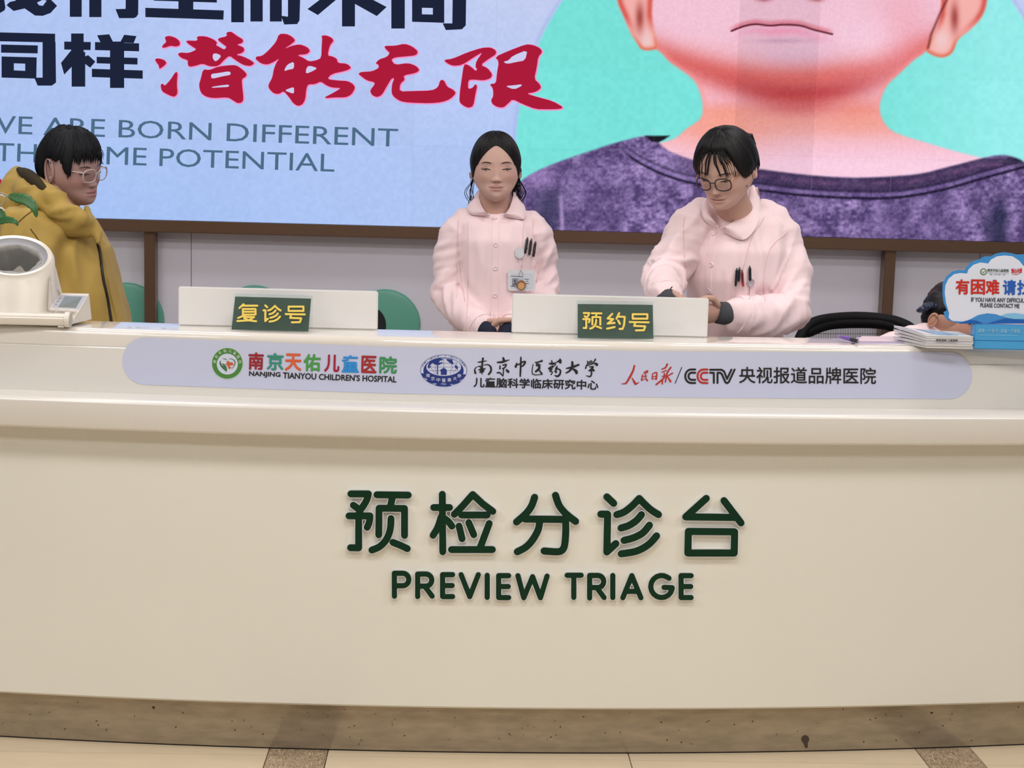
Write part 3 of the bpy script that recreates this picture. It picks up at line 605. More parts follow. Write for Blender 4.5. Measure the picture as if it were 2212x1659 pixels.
for x in st:
    a, b = ipol(top, x), ipol(bot, x)
    xl, xr = 315, 2050
    if x < xl: q = math.sqrt(max(0, 1-((xl-x)/51.)**2))
    elif x > xr: q = math.sqrt(max(0, 1-((x-xr)/50.)**2))
    else: q = 1
    m_ = (a+b)/2; hh = (b-a)/2*q; cols_.append([(x, m_-hh), (x, m_-hh/3), (x, m_+hh/3), (x, m_+hh)])
nn = len(cols_)
for off in (.0009, .0001):
    for c in cols_:
        for p in c: V.append(ff(p[0], p[1], off))
for i in range(nn-1):
    for j in range(3):
        Fq.append((i*4+j, (i+1)*4+j, (i+1)*4+j+1, i*4+j+1)); 
    Fq.append((i*4, nn*4+i*4, nn*4+(i+1)*4, (i+1)*4)); Fq.append((i*4+3, (i+1)*4+3, nn*4+(i+1)*4+3, nn*4+i*4+3))
obj('banner_sheet', V, Fq, M_ban, bnr, smooth=True, auto=30)
BO = .0016
ink = lambda n, c: mat('print_'+n, c, .45, var=.02)
black = ink('black', (24, 22, 24)); blue = ink('navy', (24, 46, 122)); 
cl = {'dred': (150, 30, 44), 'green': (52, 140, 120), 'orange': (214, 92, 50), 'green2': (70, 150, 70), 'dred2': (158, 28, 60), 'blue': (44, 140, 214), 'dred3': (160, 40, 44), 'green3': (56, 140, 84)}
row = list(zip('南京天佑儿童医院', ['dred', 'green', 'orange', 'green2', 'dred2', 'blue', 'dred3', 'green3'], [(537, 568), (577, 611), (616, 650), (656, 691), (701, 732), (739, 774), (781, 812), (820, 856)]))
for ch, cn, (a, b) in row:
    yb_ = 797.5+(a-537)*.0290
    text('banner_character', ch, (a, yb_), (b, yb_+.9), 35.5, ff, BO, ink(cn, cl[cn]), bnr, bold=1.15)
words('banner_word', "NANJING TIANYOU CHILDREN'S HOSPITAL", (538, 814.5), (856, 826), 12.5, ff, BO, black, bnr, bold=.45)
# calligraphy of the university name
B3 = lambda p: (1010+p[0]/13.825, 755+p[1]/13.825)
B4 = lambda p: (1150+p[0]/13.825, 755+p[1]/13.825)
B5 = lambda p: (1330+p[0]/7.9, 775+p[1]/7.9)
c3 = [[(300, 385, 14), (380, 370, 42), (570, 340, 18)], [(460, 265, 60), (440, 420, 55), (432, 560, 60), (430, 735, 26)], [(235, 705, 60), (215, 610, 44), (260, 530, 22), (400, 490, 20)], [(480, 470, 20), (600, 450, 34), (690, 520, 55), (700, 640, 58), (635, 735, 58)], [(320, 610, 14), (430, 600, 80), (540, 570, 16)], [(350, 680, 16), (430, 660, 75), (500, 640, 20)], [(350, 490, 22), (390, 545, 40)],
      [(895, 385, 46), (1050, 370, 62), (1245, 308, 22)], [(1065, 255, 60), (1090, 330, 80)], [(970, 490, 40), (965, 575, 48)], [(1050, 470, 34), (1155, 450, 44), (1110, 540, 44), (1045, 568, 42)], [(1080, 560, 34), (1068, 690, 38), (1062, 790, 30)], [(885, 700, 42), (955, 690, 46), (1050, 785, 34)], [(1165, 615, 60), (1215, 660, 80)],
      [(1592, 235, 46), (1590, 400, 52), (1580, 640, 54), (1572, 800, 44)], [(1475, 405, 34), (1440, 500, 68), (1440, 520, 60)], [(1460, 470, 34), (1560, 430, 44), (1650, 370, 44), (1722, 372, 60), (1660, 480, 50), (1590, 510, 34)]]
c4 = [[(20, 440, 26), (8, 738, 30), (300, 742, 22)], [(75, 385, 26), (180, 372, 40), (285, 340, 62)], [(140, 400, 44), (130, 480, 44), (250, 460, 26)], [(185, 440, 60), (205, 560, 76), (100, 660, 56)], [(200, 610, 34), (280, 720, 58)],
      [(515, 420, 48), (630, 425, 62), (720, 380, 24), (830, 330, 90)], [(575, 335, 40), (600, 440, 50)], [(825, 272, 26), (835, 380, 84)], [(700, 440, 30), (600, 540, 30)], [(600, 500, 46), (490, 570, 52), (590, 580, 38), (520, 640, 46), (600, 670, 30), (560, 750, 36)], [(735, 505, 36), (712, 580, 78)], [(760, 575, 40), (838, 625, 50), (820, 740, 56), (745, 800, 60), (665, 770, 22)], [(690, 648, 70), (708, 670, 70)],
      [(1010, 565, 30), (1180, 530, 66), (1385, 455, 56)], [(1192, 375, 66), (1190, 520, 76), (1110, 640, 58), (1005, 700, 40)], [(1215, 580, 50), (1305, 650, 90), (1318, 700, 80)],
      [(1640, 352, 34), (1662, 400, 38)], [(1690, 370, 28), (1768, 338, 38)], [(1880, 292, 50), (1840, 362, 34), (1650, 435, 34), (1590, 560, 46)], [(1650, 480, 28), (1850, 412, 42), (1922, 450, 92)], [(1700, 520, 26), (1812, 518, 52), (1750, 600, 66)], [(1685, 635, 34), (1780, 600, 80), (1838, 630, 56)], [(1760, 640, 56), (1765, 740, 46), (1720, 808, 46), (1610, 783, 22)]]
lay('banner_calligraphy', strokes(c3, None, B3, 1/13.825, 0, 3) + strokes(c4, None, B4, 1/13.825, 0, 3), ff, BO, black, bnr)
text('banner_line', '儿童脑科学临床研究中心', (1023, 836), (1292, 842), 20.5, ff, BO, black, bnr, bold=.6)
c5 = [[(320, 118, 34), (290, 220, 38), (220, 350, 38), (170, 420, 30), (95, 428, 10)], [(278, 325, 16), (320, 400, 42), (345, 430, 36), (400, 400, 10)],
      [(480, 235, 18), (545, 205, 26), (530, 240, 20), (480, 240, 14)], [(458, 275, 24), (440, 365, 26)], [(450, 310, 14), (530, 292, 18)], [(500, 230, 18), (510, 320, 22), (540, 372, 34)], [(440, 370, 22), (500, 345, 12)],
      [(630, 255, 20), (622, 345, 26)], [(625, 260, 16), (700, 235, 26), (690, 350, 32)], [(630, 310, 14), (680, 300, 18)], [(630, 345, 14), (680, 340, 14)],
      [(880, 92, 34), (850, 150, 30), (785, 178, 20)], [(790, 230, 20), (860, 200, 24)], [(830, 250, 30), (820, 330, 32), (690, 440, 32)], [(790, 300, 18), (850, 290, 20)], [(800, 350, 26), (795, 430, 30)], [(940, 148, 34), (880, 240, 32), (848, 395, 28)], [(970, 245, 26), (880, 300, 20)], [(885, 310, 22), (935, 385, 42)]]
redp = ink('scarlet', (176, 44, 40))
lay('banner_script', strokes(c5, None, B5, .9/7.9, 0, 3), ff, BO, redp, bnr)
lay('banner_slash', strokes([[(1127, 147, 14), (1015, 420, 14)]], None, B5, 1/7.9), ff, BO, black, bnr)
def Cs(x): return [[(x+185, 183), (x+115, 183)] + arc(x+115, 298, 100, 115, 270, 90, 12) + [(x+185, 413)], [(x+185, 238), (x+130, 238)] + arc(x+130, 298, 60, 62, 270, 90, 10) + [(x+185, 360)]]
lay('banner_broadcaster_mark', strokes([[(1612, 187), (1805, 187), (1850, 215), (1900, 345), (1975, 185)], [(1738, 412), (1738, 238), (1785, 240), (1812, 262), (1872, 400), (1900, 416), (1930, 398), (2030, 183)], [(1612, 238), (1675, 240), (1675, 412)]], 34/7.9, B5), ff, BO, black, bnr)
lay('banner_broadcaster_mark', strokes(Cs(1382), 34/7.9, B5), ff, BO, redp, bnr); lay('banner_broadcaster_mark', strokes(Cs(1172), 34/7.9, B5), ff, BO, black, bnr)
text('banner_line', '央视报道品牌医院', (1597, 827.5), (1892, 829.5), 35, ff, BO, black, bnr, bold=.45)
# round hospital emblem
def disc(cx, cy, r, ry=None, n=48, a0=0): return [(cx+r*cos(2*pi*k/n), cy+(ry or r)*sin(2*pi*k/n)) for k in range(n)]
L7 = lambda L: [(440+x/18.43, 740+y/18.43) for x, y in L]
lg = lay('emblem_ring', [[disc(491, 785, 34.2)]], ff, BO, ink('pale_green', (190, 214, 190)), bnr)
lay('ring_green', [[disc(491, 785, 33), disc(491, 786.5, 22.6)]], ff, BO+.0002, ink('leaf_green', (72, 128, 58)), lg)
lay('ring_centre', [[disc(491, 786.5, 22.6)]], ff, BO+.0002, ink('pale_centre', (200, 206, 224)), lg)
for k, ch in enumerate('南京天佑儿童医院'):
    a = radians(-172+k*23.6); cx, cy = 491+27.6*cos(a), 785+27.6*sin(a); tx, ty = -sin(a), cos(a)
    text('ring_character', ch, (cx-tx*3.3-cos(a)*3.3, cy-ty*3.3-sin(a)*3.3), (cx+tx*3.3-cos(a)*3.3, cy+ty*3.3-sin(a)*3.3), 6.6, ff, BO+.0005, ink('pale_green', (190, 214, 190)), lg, bold=.15)
lay('emblem_hand', [[chaikin(L7([(655, 715), (680, 720), (675, 790), (720, 880), (770, 935), (785, 930), (720, 830), (745, 820), (850, 880), (910, 960), (935, 1060), (925, 1140), (900, 1165), (800, 1090), (680, 960), (625, 850), (630, 770)]))], [chaikin(L7([(700, 655), (770, 625), (850, 635), (930, 685), (900, 715), (830, 660), (760, 640)]))], [chaikin(L7([(970, 665), (1040, 635), (1130, 640), (1220, 690), (1275, 790), (1250, 900), (1180, 1000), (1080, 1100), (1160, 990), (1220, 880), (1230, 790), (1180, 700), (1090, 655)]))]], ff, BO+.0004, ink('dark_green', (62, 110, 74)), lg)
lay('emblem_figure', [[chaikin(L7([(955, 720), (1010, 745), (1030, 790), (1130, 780), (1165, 785), (1140, 830), (1215, 850), (1180, 900), (1090, 920), (1030, 890), (1070, 1000), (1130, 965), (1140, 990), (1060, 1020), (1050, 1080), (980, 1030), (960, 930), (900, 890), (820, 855), (840, 840), (920, 865), (905, 790)]))]], ff, BO+.0004, ink('rust', (196, 88, 46)), lg)
# oval university emblem
L8 = lambda L: [(890+x/16.59, 750+y/16.59) for x, y in L]
ov = lay('oval_emblem', [[disc(958.5, 800, 50.3, 34)]], ff, BO, blue, bnr)
pale = ink('emblem_pale', (198, 202, 226))
ec = ff(958.5, 800, 0)
lay('oval_rim', [[disc(958.5, 800, 49.3, 33.2)]], ff, BO+.0002, pale, ov)
lay('oval_crescent', [[disc(958, 801, 43.6, 28.8)], [L8([(320, 930), (560, 960), (1700, 960), (1930, 975), (1925, 1020), (1850, 1110), (1740, 1180), (1700, 1195), (1750, 1230), (1640, 1300), (1520, 1330), (1370, 1320), (1415, 1385), (1250, 1410), (1000, 1405), (825, 1370), (880, 1300), (700, 1300), (590, 1260), (500, 1190), (560, 1150), (420, 1090), (350, 1010)])]], ff, BO+.0003, blue, ov)
lay('oval_globe', [[disc(958.5, 793, 37.6, 19)]], ff, BO+.0010, pale, ov)
lay('oval_details', strokes([[(921, 793), (996, 793)], [(926, 800.5), (990, 800.5)], [(928, 784.5), (988, 784.5)], [(958.5, 774), (958.5, 800)], [(945, 776), (940, 793), (943, 809)], [(972, 776), (977, 793), (972, 809)], [(932, 782), (930, 793), (940, 808)], [(985, 782), (988, 793), (978, 807)]], .55) +
   [[L8([(700, 480), (900, 400), (1060, 410), (1130, 440), (1070, 470), (1000, 480), (960, 560), (1090, 535), (1110, 560), (960, 640), (870, 630), (780, 600), (740, 560), (640, 640), (660, 700), (600, 780), (560, 700), (600, 560)])], [L8([(1210, 420), (1440, 440), (1470, 530), (1480, 620), (1400, 590), (1270, 490)])], [L8([(1530, 630), (1640, 690), (1640, 820), (1580, 750), (1540, 740)])], [L8([(895, 640), (930, 640), (935, 980), (900, 980)])], [L8([(1000, 850), (1040, 790), (1140, 740), (1230, 790), (1250, 880), (1240, 990), (1030, 990), (1040, 880)])]], ff, BO+.0014, blue, ov)
for k, ch in enumerate('南京中醫藥大學'):
    cx, cy = ((924.5, 811), (935, 817.5), (946.7, 820.3), (958.5, 821.5), (970.5, 820.5), (982.5, 817.5), (992, 812))[k]
    text('oval_character', ch, (cx-4, cy+4), (cx+4, cy+4.2), 8, ff, BO+.0016, pale, ov, bold=.12)
text('oval_year', '1954', (953, 831.5), (963.5, 831.8), 4, ff, BO+.0016, pale, ov)
u = "NANJING UNIVERSITY OF CHINESE MEDICINE"
for k, ch in enumerate(u):
    if ch == ' ': continue
    a = radians(-163+k*146/(len(u)-1)); cx, cy = 958.5+46.6*cos(a), 800+31*sin(a); tx, ty = -sin(a)*46.6, cos(a)*31; q = hypot(tx, ty); tx /= q; ty /= q
    text('oval_letter', ch, (cx-tx*1.1, cy-ty*1.1+1.3), (cx+tx*1.1, cy+ty*1.1+1.3), 2.8, ff, BO+.0006, blue, ov)

# ------------------------------------------------------------------ people
def J(px, py, Y): return atY(px, py, Y)
def rotm(yaw, pitch, roll):
    yaw, pitch, roll = map(radians, (yaw, pitch, roll))
    return Matrix.Rotation(yaw, 3, 'Z') @ Matrix.Rotation(pitch, 3, 'X') @ Matrix.Rotation(roll, 3, 'Y')
def sst(a, b, x): t = np.clip((x-a)/(b-a), 0, 1); return t*t*(3-2*t)
def skull(ph, th, wide=1.0, feat=True):
    """head surface in head space, metres: x right, -y forward, z up; ph 0 = front"""
    dx = np.sin(th)*np.sin(ph); dy = -np.sin(th)*np.cos(ph); dz = np.cos(th)
    low = np.clip(-dz, 0, 1); front = np.clip(-dy, 0, 1)
    X = .0735*np.sign(dx)*np.abs(dx)**.92; X = X*(1-.20*low**3.0)*(1+.05*np.exp(-((dz+.35)/.3)**2))*wide
    Y = np.where(dy < 0, -.090*np.abs(dy)**.86, .094*dy*(1-.52*sst(.05, .9, low))); Z = .112*dz*np.where(dz > 0, 1.0, 1.0)
    Y = Y-(.030*sst(.4, .95, low)+.012*sst(.3, .8, low)*front)
    if feat:
        g = lambda cx, cz, sx, sz: np.exp(-((X-cx)/sx)**2-((Z-cz)/sz)**2)*(dy < .15)
        A = np.zeros_like(X); aX = np.abs(X)
        rz = np.clip((.012-Z)/.046, 0, 1)
        A += (.0015+.0095*rz**1.5)*np.exp(-(X/(.0085+.004*rz))**2)*sst(-.047, -.037, Z)*sst(.03, .0, Z)
        A += .0060*g(0, -.034, .0095, .0085)
        for s in (-1, 1):
            A += .0050*g(s*.0120, -.037, .0062, .0060); A -= .0035*g(s*.0065, -.0445, .0035, .0022)
            A -= .0050*g(s*.033, .007, .019, .012); A += .0048*g(s*.0345, .001, .0145, .0078)
            A += .0022*g(s*.033, .023, .02, .006); A += .0055*g(s*.040, -.030, .022, .020)
            A -= .0012*g(s*.027, -.055, .004, .012)
        A += .0055*g(0, -.062, .036, .020)
        A += .0036*g(0, -.0565, .019, .0042)*(1-.35*np.exp(-(X/.003)**2)); A += .0044*g(0, -.0675, .0155, .0048); A -= .0042*g(0, -.0617, .0225, .0016)
        A -= .0012*g(0, -.076, .018, .006); A += .006*g(0, -.096, .017, .012)
        Y = Y-A
    return X, Y, Z
SKIN_N = (210, 173, 160)
def head(owner, mb, M, pos, s, skin, wide=1.0, NA=190, NP=150, ear=1.0):
    """appends the head (with ears) to mb; returns face raycaster in head space and colours"""
    ph = np.linspace(-pi, pi, NA, endpoint=False); th = np.linspace(.02, pi-.02, NP)
    # denser rings over the face
    th = .02+(pi-.04)*(np.linspace(0, 1, NP)); PH, TH = np.meshgrid(ph, th)
    X, Y, Z = skull(PH, TH, wide)
    V = np.stack([X, Y, Z], -1).reshape(-1, 3)
    base = np.array(srgb(*skin)[:3]); C = np.tile(base, (len(V), 1)); x, y, z = V.T; fr = (y < 0)
    def mix(c, a): 
        nonlocal C; C = C*(1-a[:, None])+np.array(srgb(*c)[:3])*a[:, None]
    lip = np.exp(-(x/.0235)**4)*(np.exp(-((z+.0563-.0022*np.cos(x/.006))/.0042)**4)+np.exp(-((z+.067)/.005)**4*(1+(x/.017)**4)))*fr
    mix((170, 106, 100), np.clip(lip, 0, 1)*.55)
    mix((96, 48, 44), np.exp(-((z+.0617)/.0013)**2)*np.exp(-(x/.0235)**6)*fr*.75)
    for sd in (-1, 1):
        mix((212, 128, 116), np.exp(-((x-sd*.045)/.02)**2-((z+.026)/.018)**2)*fr*.20)
        mix((80, 44, 38), np.exp(-((x-sd*.0068)/.0036)**2-((z+.0455)/.0020)**2)*fr*.45)  # nostril shade painted into the skin colour
        mix((150, 104, 92), np.exp(-((x-sd*.0345)/.015)**2-((z-.006)/.006)**2)*fr*.35)
    idx = np.arange(NP*NA).reshape(NP, NA); nx = np.roll(idx, -1, 1)
    Q = np.stack([idx[:-1], idx[1:], nx[1:], nx[:-1]], -1).reshape(-1, 4)
    Vl = [Vector(v) for v in V]; Fl = [tuple(q) for q in Q.tolist()]+[tuple(idx[0][::-1].tolist()), tuple(idx[-1].tolist())]
    bvh = BVHTree.FromPolygons(Vl, Fl)
    W3 = lambda v: M @ (Vector(v)*s) + pos
    n0 = len(mb.v); mb.add([W3(v) for v in Vl], Fl)
    cols = [tuple(c)+(1,) for c in C.tolist()]
    for sd in (-1, 1):                                   # ears
        e = MB(); c = Vector((sd*.0735*wide, .012, -.006)); pts = []
        rm = Matrix.Rotation(radians(sd*18), 3, 'Z') @ Matrix.Rotation(radians(-12), 3, 'X')
        e.ellipsoid(c, (.006, .0155*ear, .030*ear), 14, 10, rm)
        rim = [c+rm @ Vector((sd*.006, .0145*ear*cos(a), .029*ear*sin(a))) for a in [radians(-150+q*20) for q in range(15)]]
        e.tube([p for p in rim], [.0024+.0014*sin(pi*k/14) for k in range(15)], 8)
        e.ellipsoid(c+rm @ Vector((sd*.003, -.004, -.024)), (.005, .007, .008), 10, 8)
        mb.add([W3(v) for v in e.v], e.f); cols += [tuple(base*(.97 if k % 1 == 0 else 1))+(1,) for k in range(len(e.v))]
    def face(x, z, off=0.0):
        h = bvh.ray_cast(Vector((x, -.3, z)), Vector((0, 1, 0)))
        p = h[0] if h[0] else Vector((x, -.06, z)); n = h[1] if h[1] else Vector((0, -1, 0))
        if n.y > 0: n = -n
        return p+n*off
    return W3, face, cols
def ribbon(mb, W3, face, pts, wid, off=.0006, n=5):
    """thin lens-shaped strip lying on the face"""
    P = catmull([(p[0], p[1], 0) for p in pts], n); m = len(P); rings = []
    for i, p in enumerate(P):
        t = i/(m-1); w = np.interp(t, np.linspace(0, 1, len(wid)), wid)/2; d = (P[min(i+1, m-1)]-P[max(i-1, 0)]).normalized(); nn = Vector((-d.y, d.x, 0))
        a, b, c = p+nn*w, p, p-nn*w
        rings.append([W3(face(a.x, a.y, .0001)), W3(face(b.x, b.y, off)), W3(face(c.x, c.y, .0001)), W3(face(b.x, b.y, -.0006))])
    mb.loft(rings); return mb
def eyes(owner, W3, face, openness, hair_m, brow=True, gaze=0):
    em = mat('eye_dark', (16, 10, 9), .5, var=.02); ew = mat('eye_white', (170, 148, 138), .3, var=.02)
    for s in (-1, 1):
        up = [(s*.0195, -.0012), (s*.027, .0042), (s*.035, .0056), (s*.043, .0040), (s*.0495, .0008)]
        lo = [(s*.0195, -.0012), (s*.027, -.0012-openness*.5), (s*.035, -.0012-openness), (s*.043, -.0010-openness*.6), (s*.0495, .0008)]
        # eyeball sliver under the lid
        upd = [(a, b-.0048+openness*.55) if 0 < i < 4 else (a, b) for i, (a, b) in enumerate(up)]
        U = catmull([(a, b, 0) for a, b in upd], 5); L = catmull([(a, b, 0) for a, b in lo], 5)
        V = []; Fq = []
        for u, l in zip(U, L): V += [W3(face(u.x, u.y, .0004)), W3(face((u.x+l.x)/2, (u.y+l.y)/2, .0011)), W3(face(l.x, l.y, .0004))]
        for i in range(len(U)-1):
            for j in (0, 1): Fq.append((i*3+j, (i+1)*3+j, (i+1)*3+j+1, i*3+j+1))
        eb = obj('eye', V, Fq, ew, owner, smooth=True)
        ip = MB(); ic = face(s*.035+gaze, -.0026, .0004)
        ip.ellipsoid(W3(ic), (.0050, .0012, .0008+openness*.5), 12, 8).build('iris', em, eb, smooth=True)
        MB().tube([W3(face(u.x, u.y, .0008)) for u in U], [.0007+.0010*sin(pi*min(1, (k+1)/len(U)*.9)) for k in range(len(U))], 8).build('eyelash', em, eb, smooth=True)
        cr = [(a, b+.0022) for a, b in up[1:]]
        ribbon(MB(), W3, face, cr, [.0004, .0012, .0012, .0006], .0010).build('eyelid_fold', mat('lid_fold', (138, 92, 80), .6), eb)
        if brow: ribbon(MB(), W3, face, [(s*.017, .0190), (s*.027, .0218), (s*.038, .0225), (s*.050, .0185)], [.0030, .0048, .0042, .0012], .0012).build('eyebrow', mat('eyebrow_hair', (74, 58, 52), .8), owner)
    ribbon(MB(), W3, face, [(-.0255, -.0612), (-.012, -.0622), (0, -.0614), (.012, -.0622), (.0255, -.0612)], [.0004, .0014, .0016, .0014, .0004], .0003).build('lip_line', mat('lip_shadow', (112, 60, 58), .6), owner)
M_hair = mat('black_hair', (12, 10, 13), .5, var=.35, scale=60, bump=.5, bscale=160, stretch=(1, 1, .12), spec=.28)
def hair_cap(W3, hl, thick, wide=1.0, NA=220, NT=26, groove=.0011, seed=1, tilt=0):
    V = []; rows = []
    for i in range(NT+2):
        r = []
        for j in range(NA):
            ph = -pi+2*pi*j/NA; t = min(i/NT, 1.0); th = hl(ph)*max(t, .012); X, Y, Z = skull(np.array(ph), np.array(th), wide, False)
            d = Vector((float(X), float(Y), float(Z))); n = Vector((d.x/.07, d.y/.09, d.z/.11)).normalized()
            k = thick(ph, t) if i <= NT else -.004
            k += groove*noise.noise(Vector((ph*16+seed, t*1.2, seed)))*(t > .03)*(i <= NT)*1.6 + groove*noise.noise(Vector((ph*45+seed, t*2.0, seed)))*(t > .03)*(i <= NT)
            r.append(d+n*k)
        rows.append(r)
    return MB().loft([[W3(v) for v in r] for r in rows])
def remesh(mb, name, voxel, m, parent, smooth=6, disp=None, iters=1):
    me = bpy.data.meshes.new('tmp'); me.from_pydata(mb.v, [], mb.f); me.update()
    o = bpy.data.objects.new('tmp', me); COL.objects.link(o)
    bm = bmesh.new(); bm.from_mesh(me); bmesh.ops.recalc_face_normals(bm, faces=bm.faces); bm.to_mesh(me); bm.free()
    r = o.modifiers.new('r', 'REMESH'); r.mode = 'VOXEL'; r.voxel_size = voxel
    if smooth: q = o.modifiers.new('s', 'SMOOTH'); q.factor = .6; q.iterations = smooth
    dg = bpy.context.evaluated_depsgraph_get(); out = bpy.data.meshes.new_from_object(o.evaluated_get(dg))
    bpy.data.objects.remove(o); bpy.data.meshes.remove(me); out.name = name
    if disp:
        n = len(out.vertices); co = np.empty(n*3); no = np.empty(n*3); out.vertices.foreach_get('co', co); out.vertices.foreach_get('normal', no)
        co = co.reshape(-1, 3); no = no.reshape(-1, 3); d = np.array([disp(Vector(c), Vector(k)) for c, k in zip(co, no)]); co = co+no*d[:, None]
        out.vertices.foreach_set('co', co.ravel()); out.update()
    out.materials.clear()
    return link(name, out, m, parent, True)
def folds(limbs, amp=.006, torso=.003, seed=0, hemz=None):
    """cloth folds: rings across the sleeves, soft drapes down the body"""
    L = [[Vector(p) for p in l] for l in limbs]
    def f(c, n):
        best = 1e9; bt = 0; bl = 0
        for li, l in enumerate(L):
            s = 0
            for a, b in zip(l[:-1], l[1:]):
                e = b-a; t = max(0, min(1, (c-a).dot(e)/e.length_squared)); d = (c-a-e*t).length
                if d < best: best = d; bt = s+t*e.length; bl = li; q = (c-a-e*t)
                s += e.length
        w = 1/(1+math.exp((best-.066)/.006))
        ln = sum((b-a).length for a, b in zip(L[bl][:-1], L[bl][1:])); el = (L[bl][1]-L[bl][0]).length if len(L[bl]) > 2 else ln/2
        k = noise.noise(Vector((bt*15+q.x*24+q.z*8+seed, q.z*13+bl*7+bt*5, q.y*16)))
        k2 = noise.noise(Vector((bt*55+q.x*22+seed, q.z*20+bl*3, 4)))
        a1 = amp*(1-2.2*abs(k))*(.55+.9*math.exp(-((bt-el)/.11)**2)) + amp*.35*k2
        k3 = noise.noise(Vector((c.x*16+seed, c.y*10, c.z*3.2))); k4 = noise.noise(Vector((c.x*34, c.y*20+seed, c.z*7)))
        a2 = torso*(1-2.4*abs(k3))+torso*.5*k4
        return w*a1+(1-w)*a2
    return f
def draper(o):
    """ray onto a finished garment from the front (towards +y, slightly down)"""
    me = o.data; off = Vector((0, 0, 0))
    b = BVHTree.FromPolygons([v.co.copy() for v in me.vertices], [tuple(p.vertices) for p in me.polygons])
    def f(px, py, out=.001):
        d = ray(px, py).normalized(); h = b.ray_cast(CP, d)
        if not h[0]: return None
        n = h[1] if h[1].dot(d) < 0 else -h[1]
        return h[0]+n*out
    return f
def dline(dr, pts, r=.0012, out=.0006, n=6, k=8):
    P = catmull([(p[0], p[1], 0) for p in pts], k); Q = [dr(p.x, p.y, out) for p in P]; Q = [q for q in Q if q]
    return MB().tube(Q, r, n)
def dstrip(dr, pts, w, thick=.002, k=8):
    """flat raised strip following the cloth, w in px"""
    P = catmull([(p[0], p[1], 0) for p in pts], k); R_ = []
    for i, p in enumerate(P):
        t = (P[min(i+1, len(P)-1)]-P[max(i-1, 0)]).normalized(); nn = Vector((-t.y, t.x, 0))*w/2
        q = [dr(p.x+nn.x, p.y+nn.y, -.001), dr(p.x+nn.x*.93, p.y+nn.y*.93, thick), dr(p.x-nn.x*.93, p.y-nn.y*.93, thick), dr(p.x-nn.x, p.y-nn.y, -.001)]
        if all(q): R_.append(q)
    return MB().loft(R_)
def ddisc(dr, px, py, r, h=.002, n=16):
    c = dr(px, py, 0); c2 = dr(px, py, 1.0); nn = (c2-c).normalized(); a = nn.orthogonal().normalized(); b = nn.cross(a)
    rg = [[c+nn*z+(a*cos(2*pi*k/n)+b*sin(2*pi*k/n))*rr for k in range(n)] for rr, z in ((r, -.001), (r, h*.7), (r*.85, h), (r*.6, h*.75))]
    return MB().loft(rg)
def hand(mb, wrist, palm_dir, side_dir, size=1.0, curl=.5, side=1):
    """palm + five fingers; palm_dir points to the fingers, side_dir towards the thumb"""
    w = Vector(wrist); d = Vector(palm_dir).normalized(); s = Vector(side_dir); s = (s-d*s.dot(d)).normalized(); n = d.cross(s)*side
    mb.tube([w-d*.03, w, w+d*.03*size, w+d*.07*size, w+d*.085*size], [.023*size, .024*size, .032*size, .036*size, .030*size], 14, sq=.50, sqdir=n)
    for k, (o, l, r) in enumerate(((.027, .066, .0085), (.009, .074, .0088), (-.009, .070, .0085), (-.026, .056, .0075))):
        p = w+d*(.078*size)+s*(o*size); q = [p]; dirv = d+s*(o*2.2)
        for j, f in enumerate((.45, .3, .25)):
            an = curl*(j+1)*.75; p = p+(dirv.normalized()*cos(an)+n*sin(an))*(l*f*size); q.append(p)
        mb.tube(q, [r*size*1.08, r*size, r*size*.93, r*size*.8], 10)
    p = w+d*.02*size+s*.026*size; q = [p, p+(d*.5+s*.75+n*.2).normalized()*.035*size, p+(d*.5+s*.75+n*.2).normalized()*.035*size+(d*.9+s*.2+n*.3).normalized()*.028*size, p+(d*.5+s*.75+n*.2).normalized()*.035*size+(d*.9+s*.1+n*.4).normalized()*.05*size]
    mb.tube(q, [.012*size, .0105*size, .0095*size, .008*size], 10)
def el_ring(c, rx, ry, n=28, rot=0, p=2.3):
    out = []
    for k in range(n):
        a = 2*pi*k/n; x = rx*math.copysign(abs(cos(a))**(2/p), cos(a)); y = ry*math.copysign(abs(sin(a))**(2/p), sin(a))
        out.append(Vector((c.x+x*cos(rot)-y*sin(rot), c.y+x*sin(rot)+y*cos(rot), c.z)))
    return out
def lower_body(owner, x, y, z0, yaw=0):
    """trousers and shoes below the coat, standing on the floor"""
    tr = MB(); tr.loft([el_ring(Vector((x, y, z)), rx, ry) for z, rx, ry in ((z0+.1, .15, .11), (z0, .165, .12), (z0-.08, .165, .12))])
    for s in (-1, 1):
        tr.tube([(x+s*.078, y, z0-.03), (x+s*.085, y-.005, .46), (x+s*.088, y+.01, .10)], [.082, .062, .05], 16)
    t = remesh(tr, 'trousers', .012, mat('white_trousers', (222, 214, 214), .8), owner, 4)
    for s in (-1, 1):
        sh = MB().tube([(x+s*.088, y+.05, .035), (x+s*.09, y, .038), (x+s*.094, y-.08, .032), (x+s*.098, y-.15, .024)], [.036, .038, .036, .022], 14, sq=.9)
        sh.build('shoe', mat('white_shoe', (226, 222, 218), .5), owner, smooth=True)
M_pink = mat('pink_cotton', (248, 223, 226), .85, var=.03, scale=20, bump=.25, bscale=450, sheen=.2)
M_pink2 = mat('pink_cotton_seam', (234, 200, 204), .85, var=.03)
M_btn = mat('pink_button', (240, 216, 224), .35)
M_navy = mat('navy_knit', (26, 30, 52), .9, bump=.3, bscale=300)
M_skin = vcmat('skin', .55, sub=.15, spec=.35)
def flat_cols(n, rgb): return [srgb(*rgb)]*n
def finish_body(owner, mb, cols, extra_rgb, m=M_skin):
    """head already in mb with colours; remaining vertices get plain skin"""
    cols = cols+flat_cols(len(mb.v)-len(cols), extra_rgb)
    return obj('body', mb.v, mb.f, m, owner, smooth=True, cols=cols)

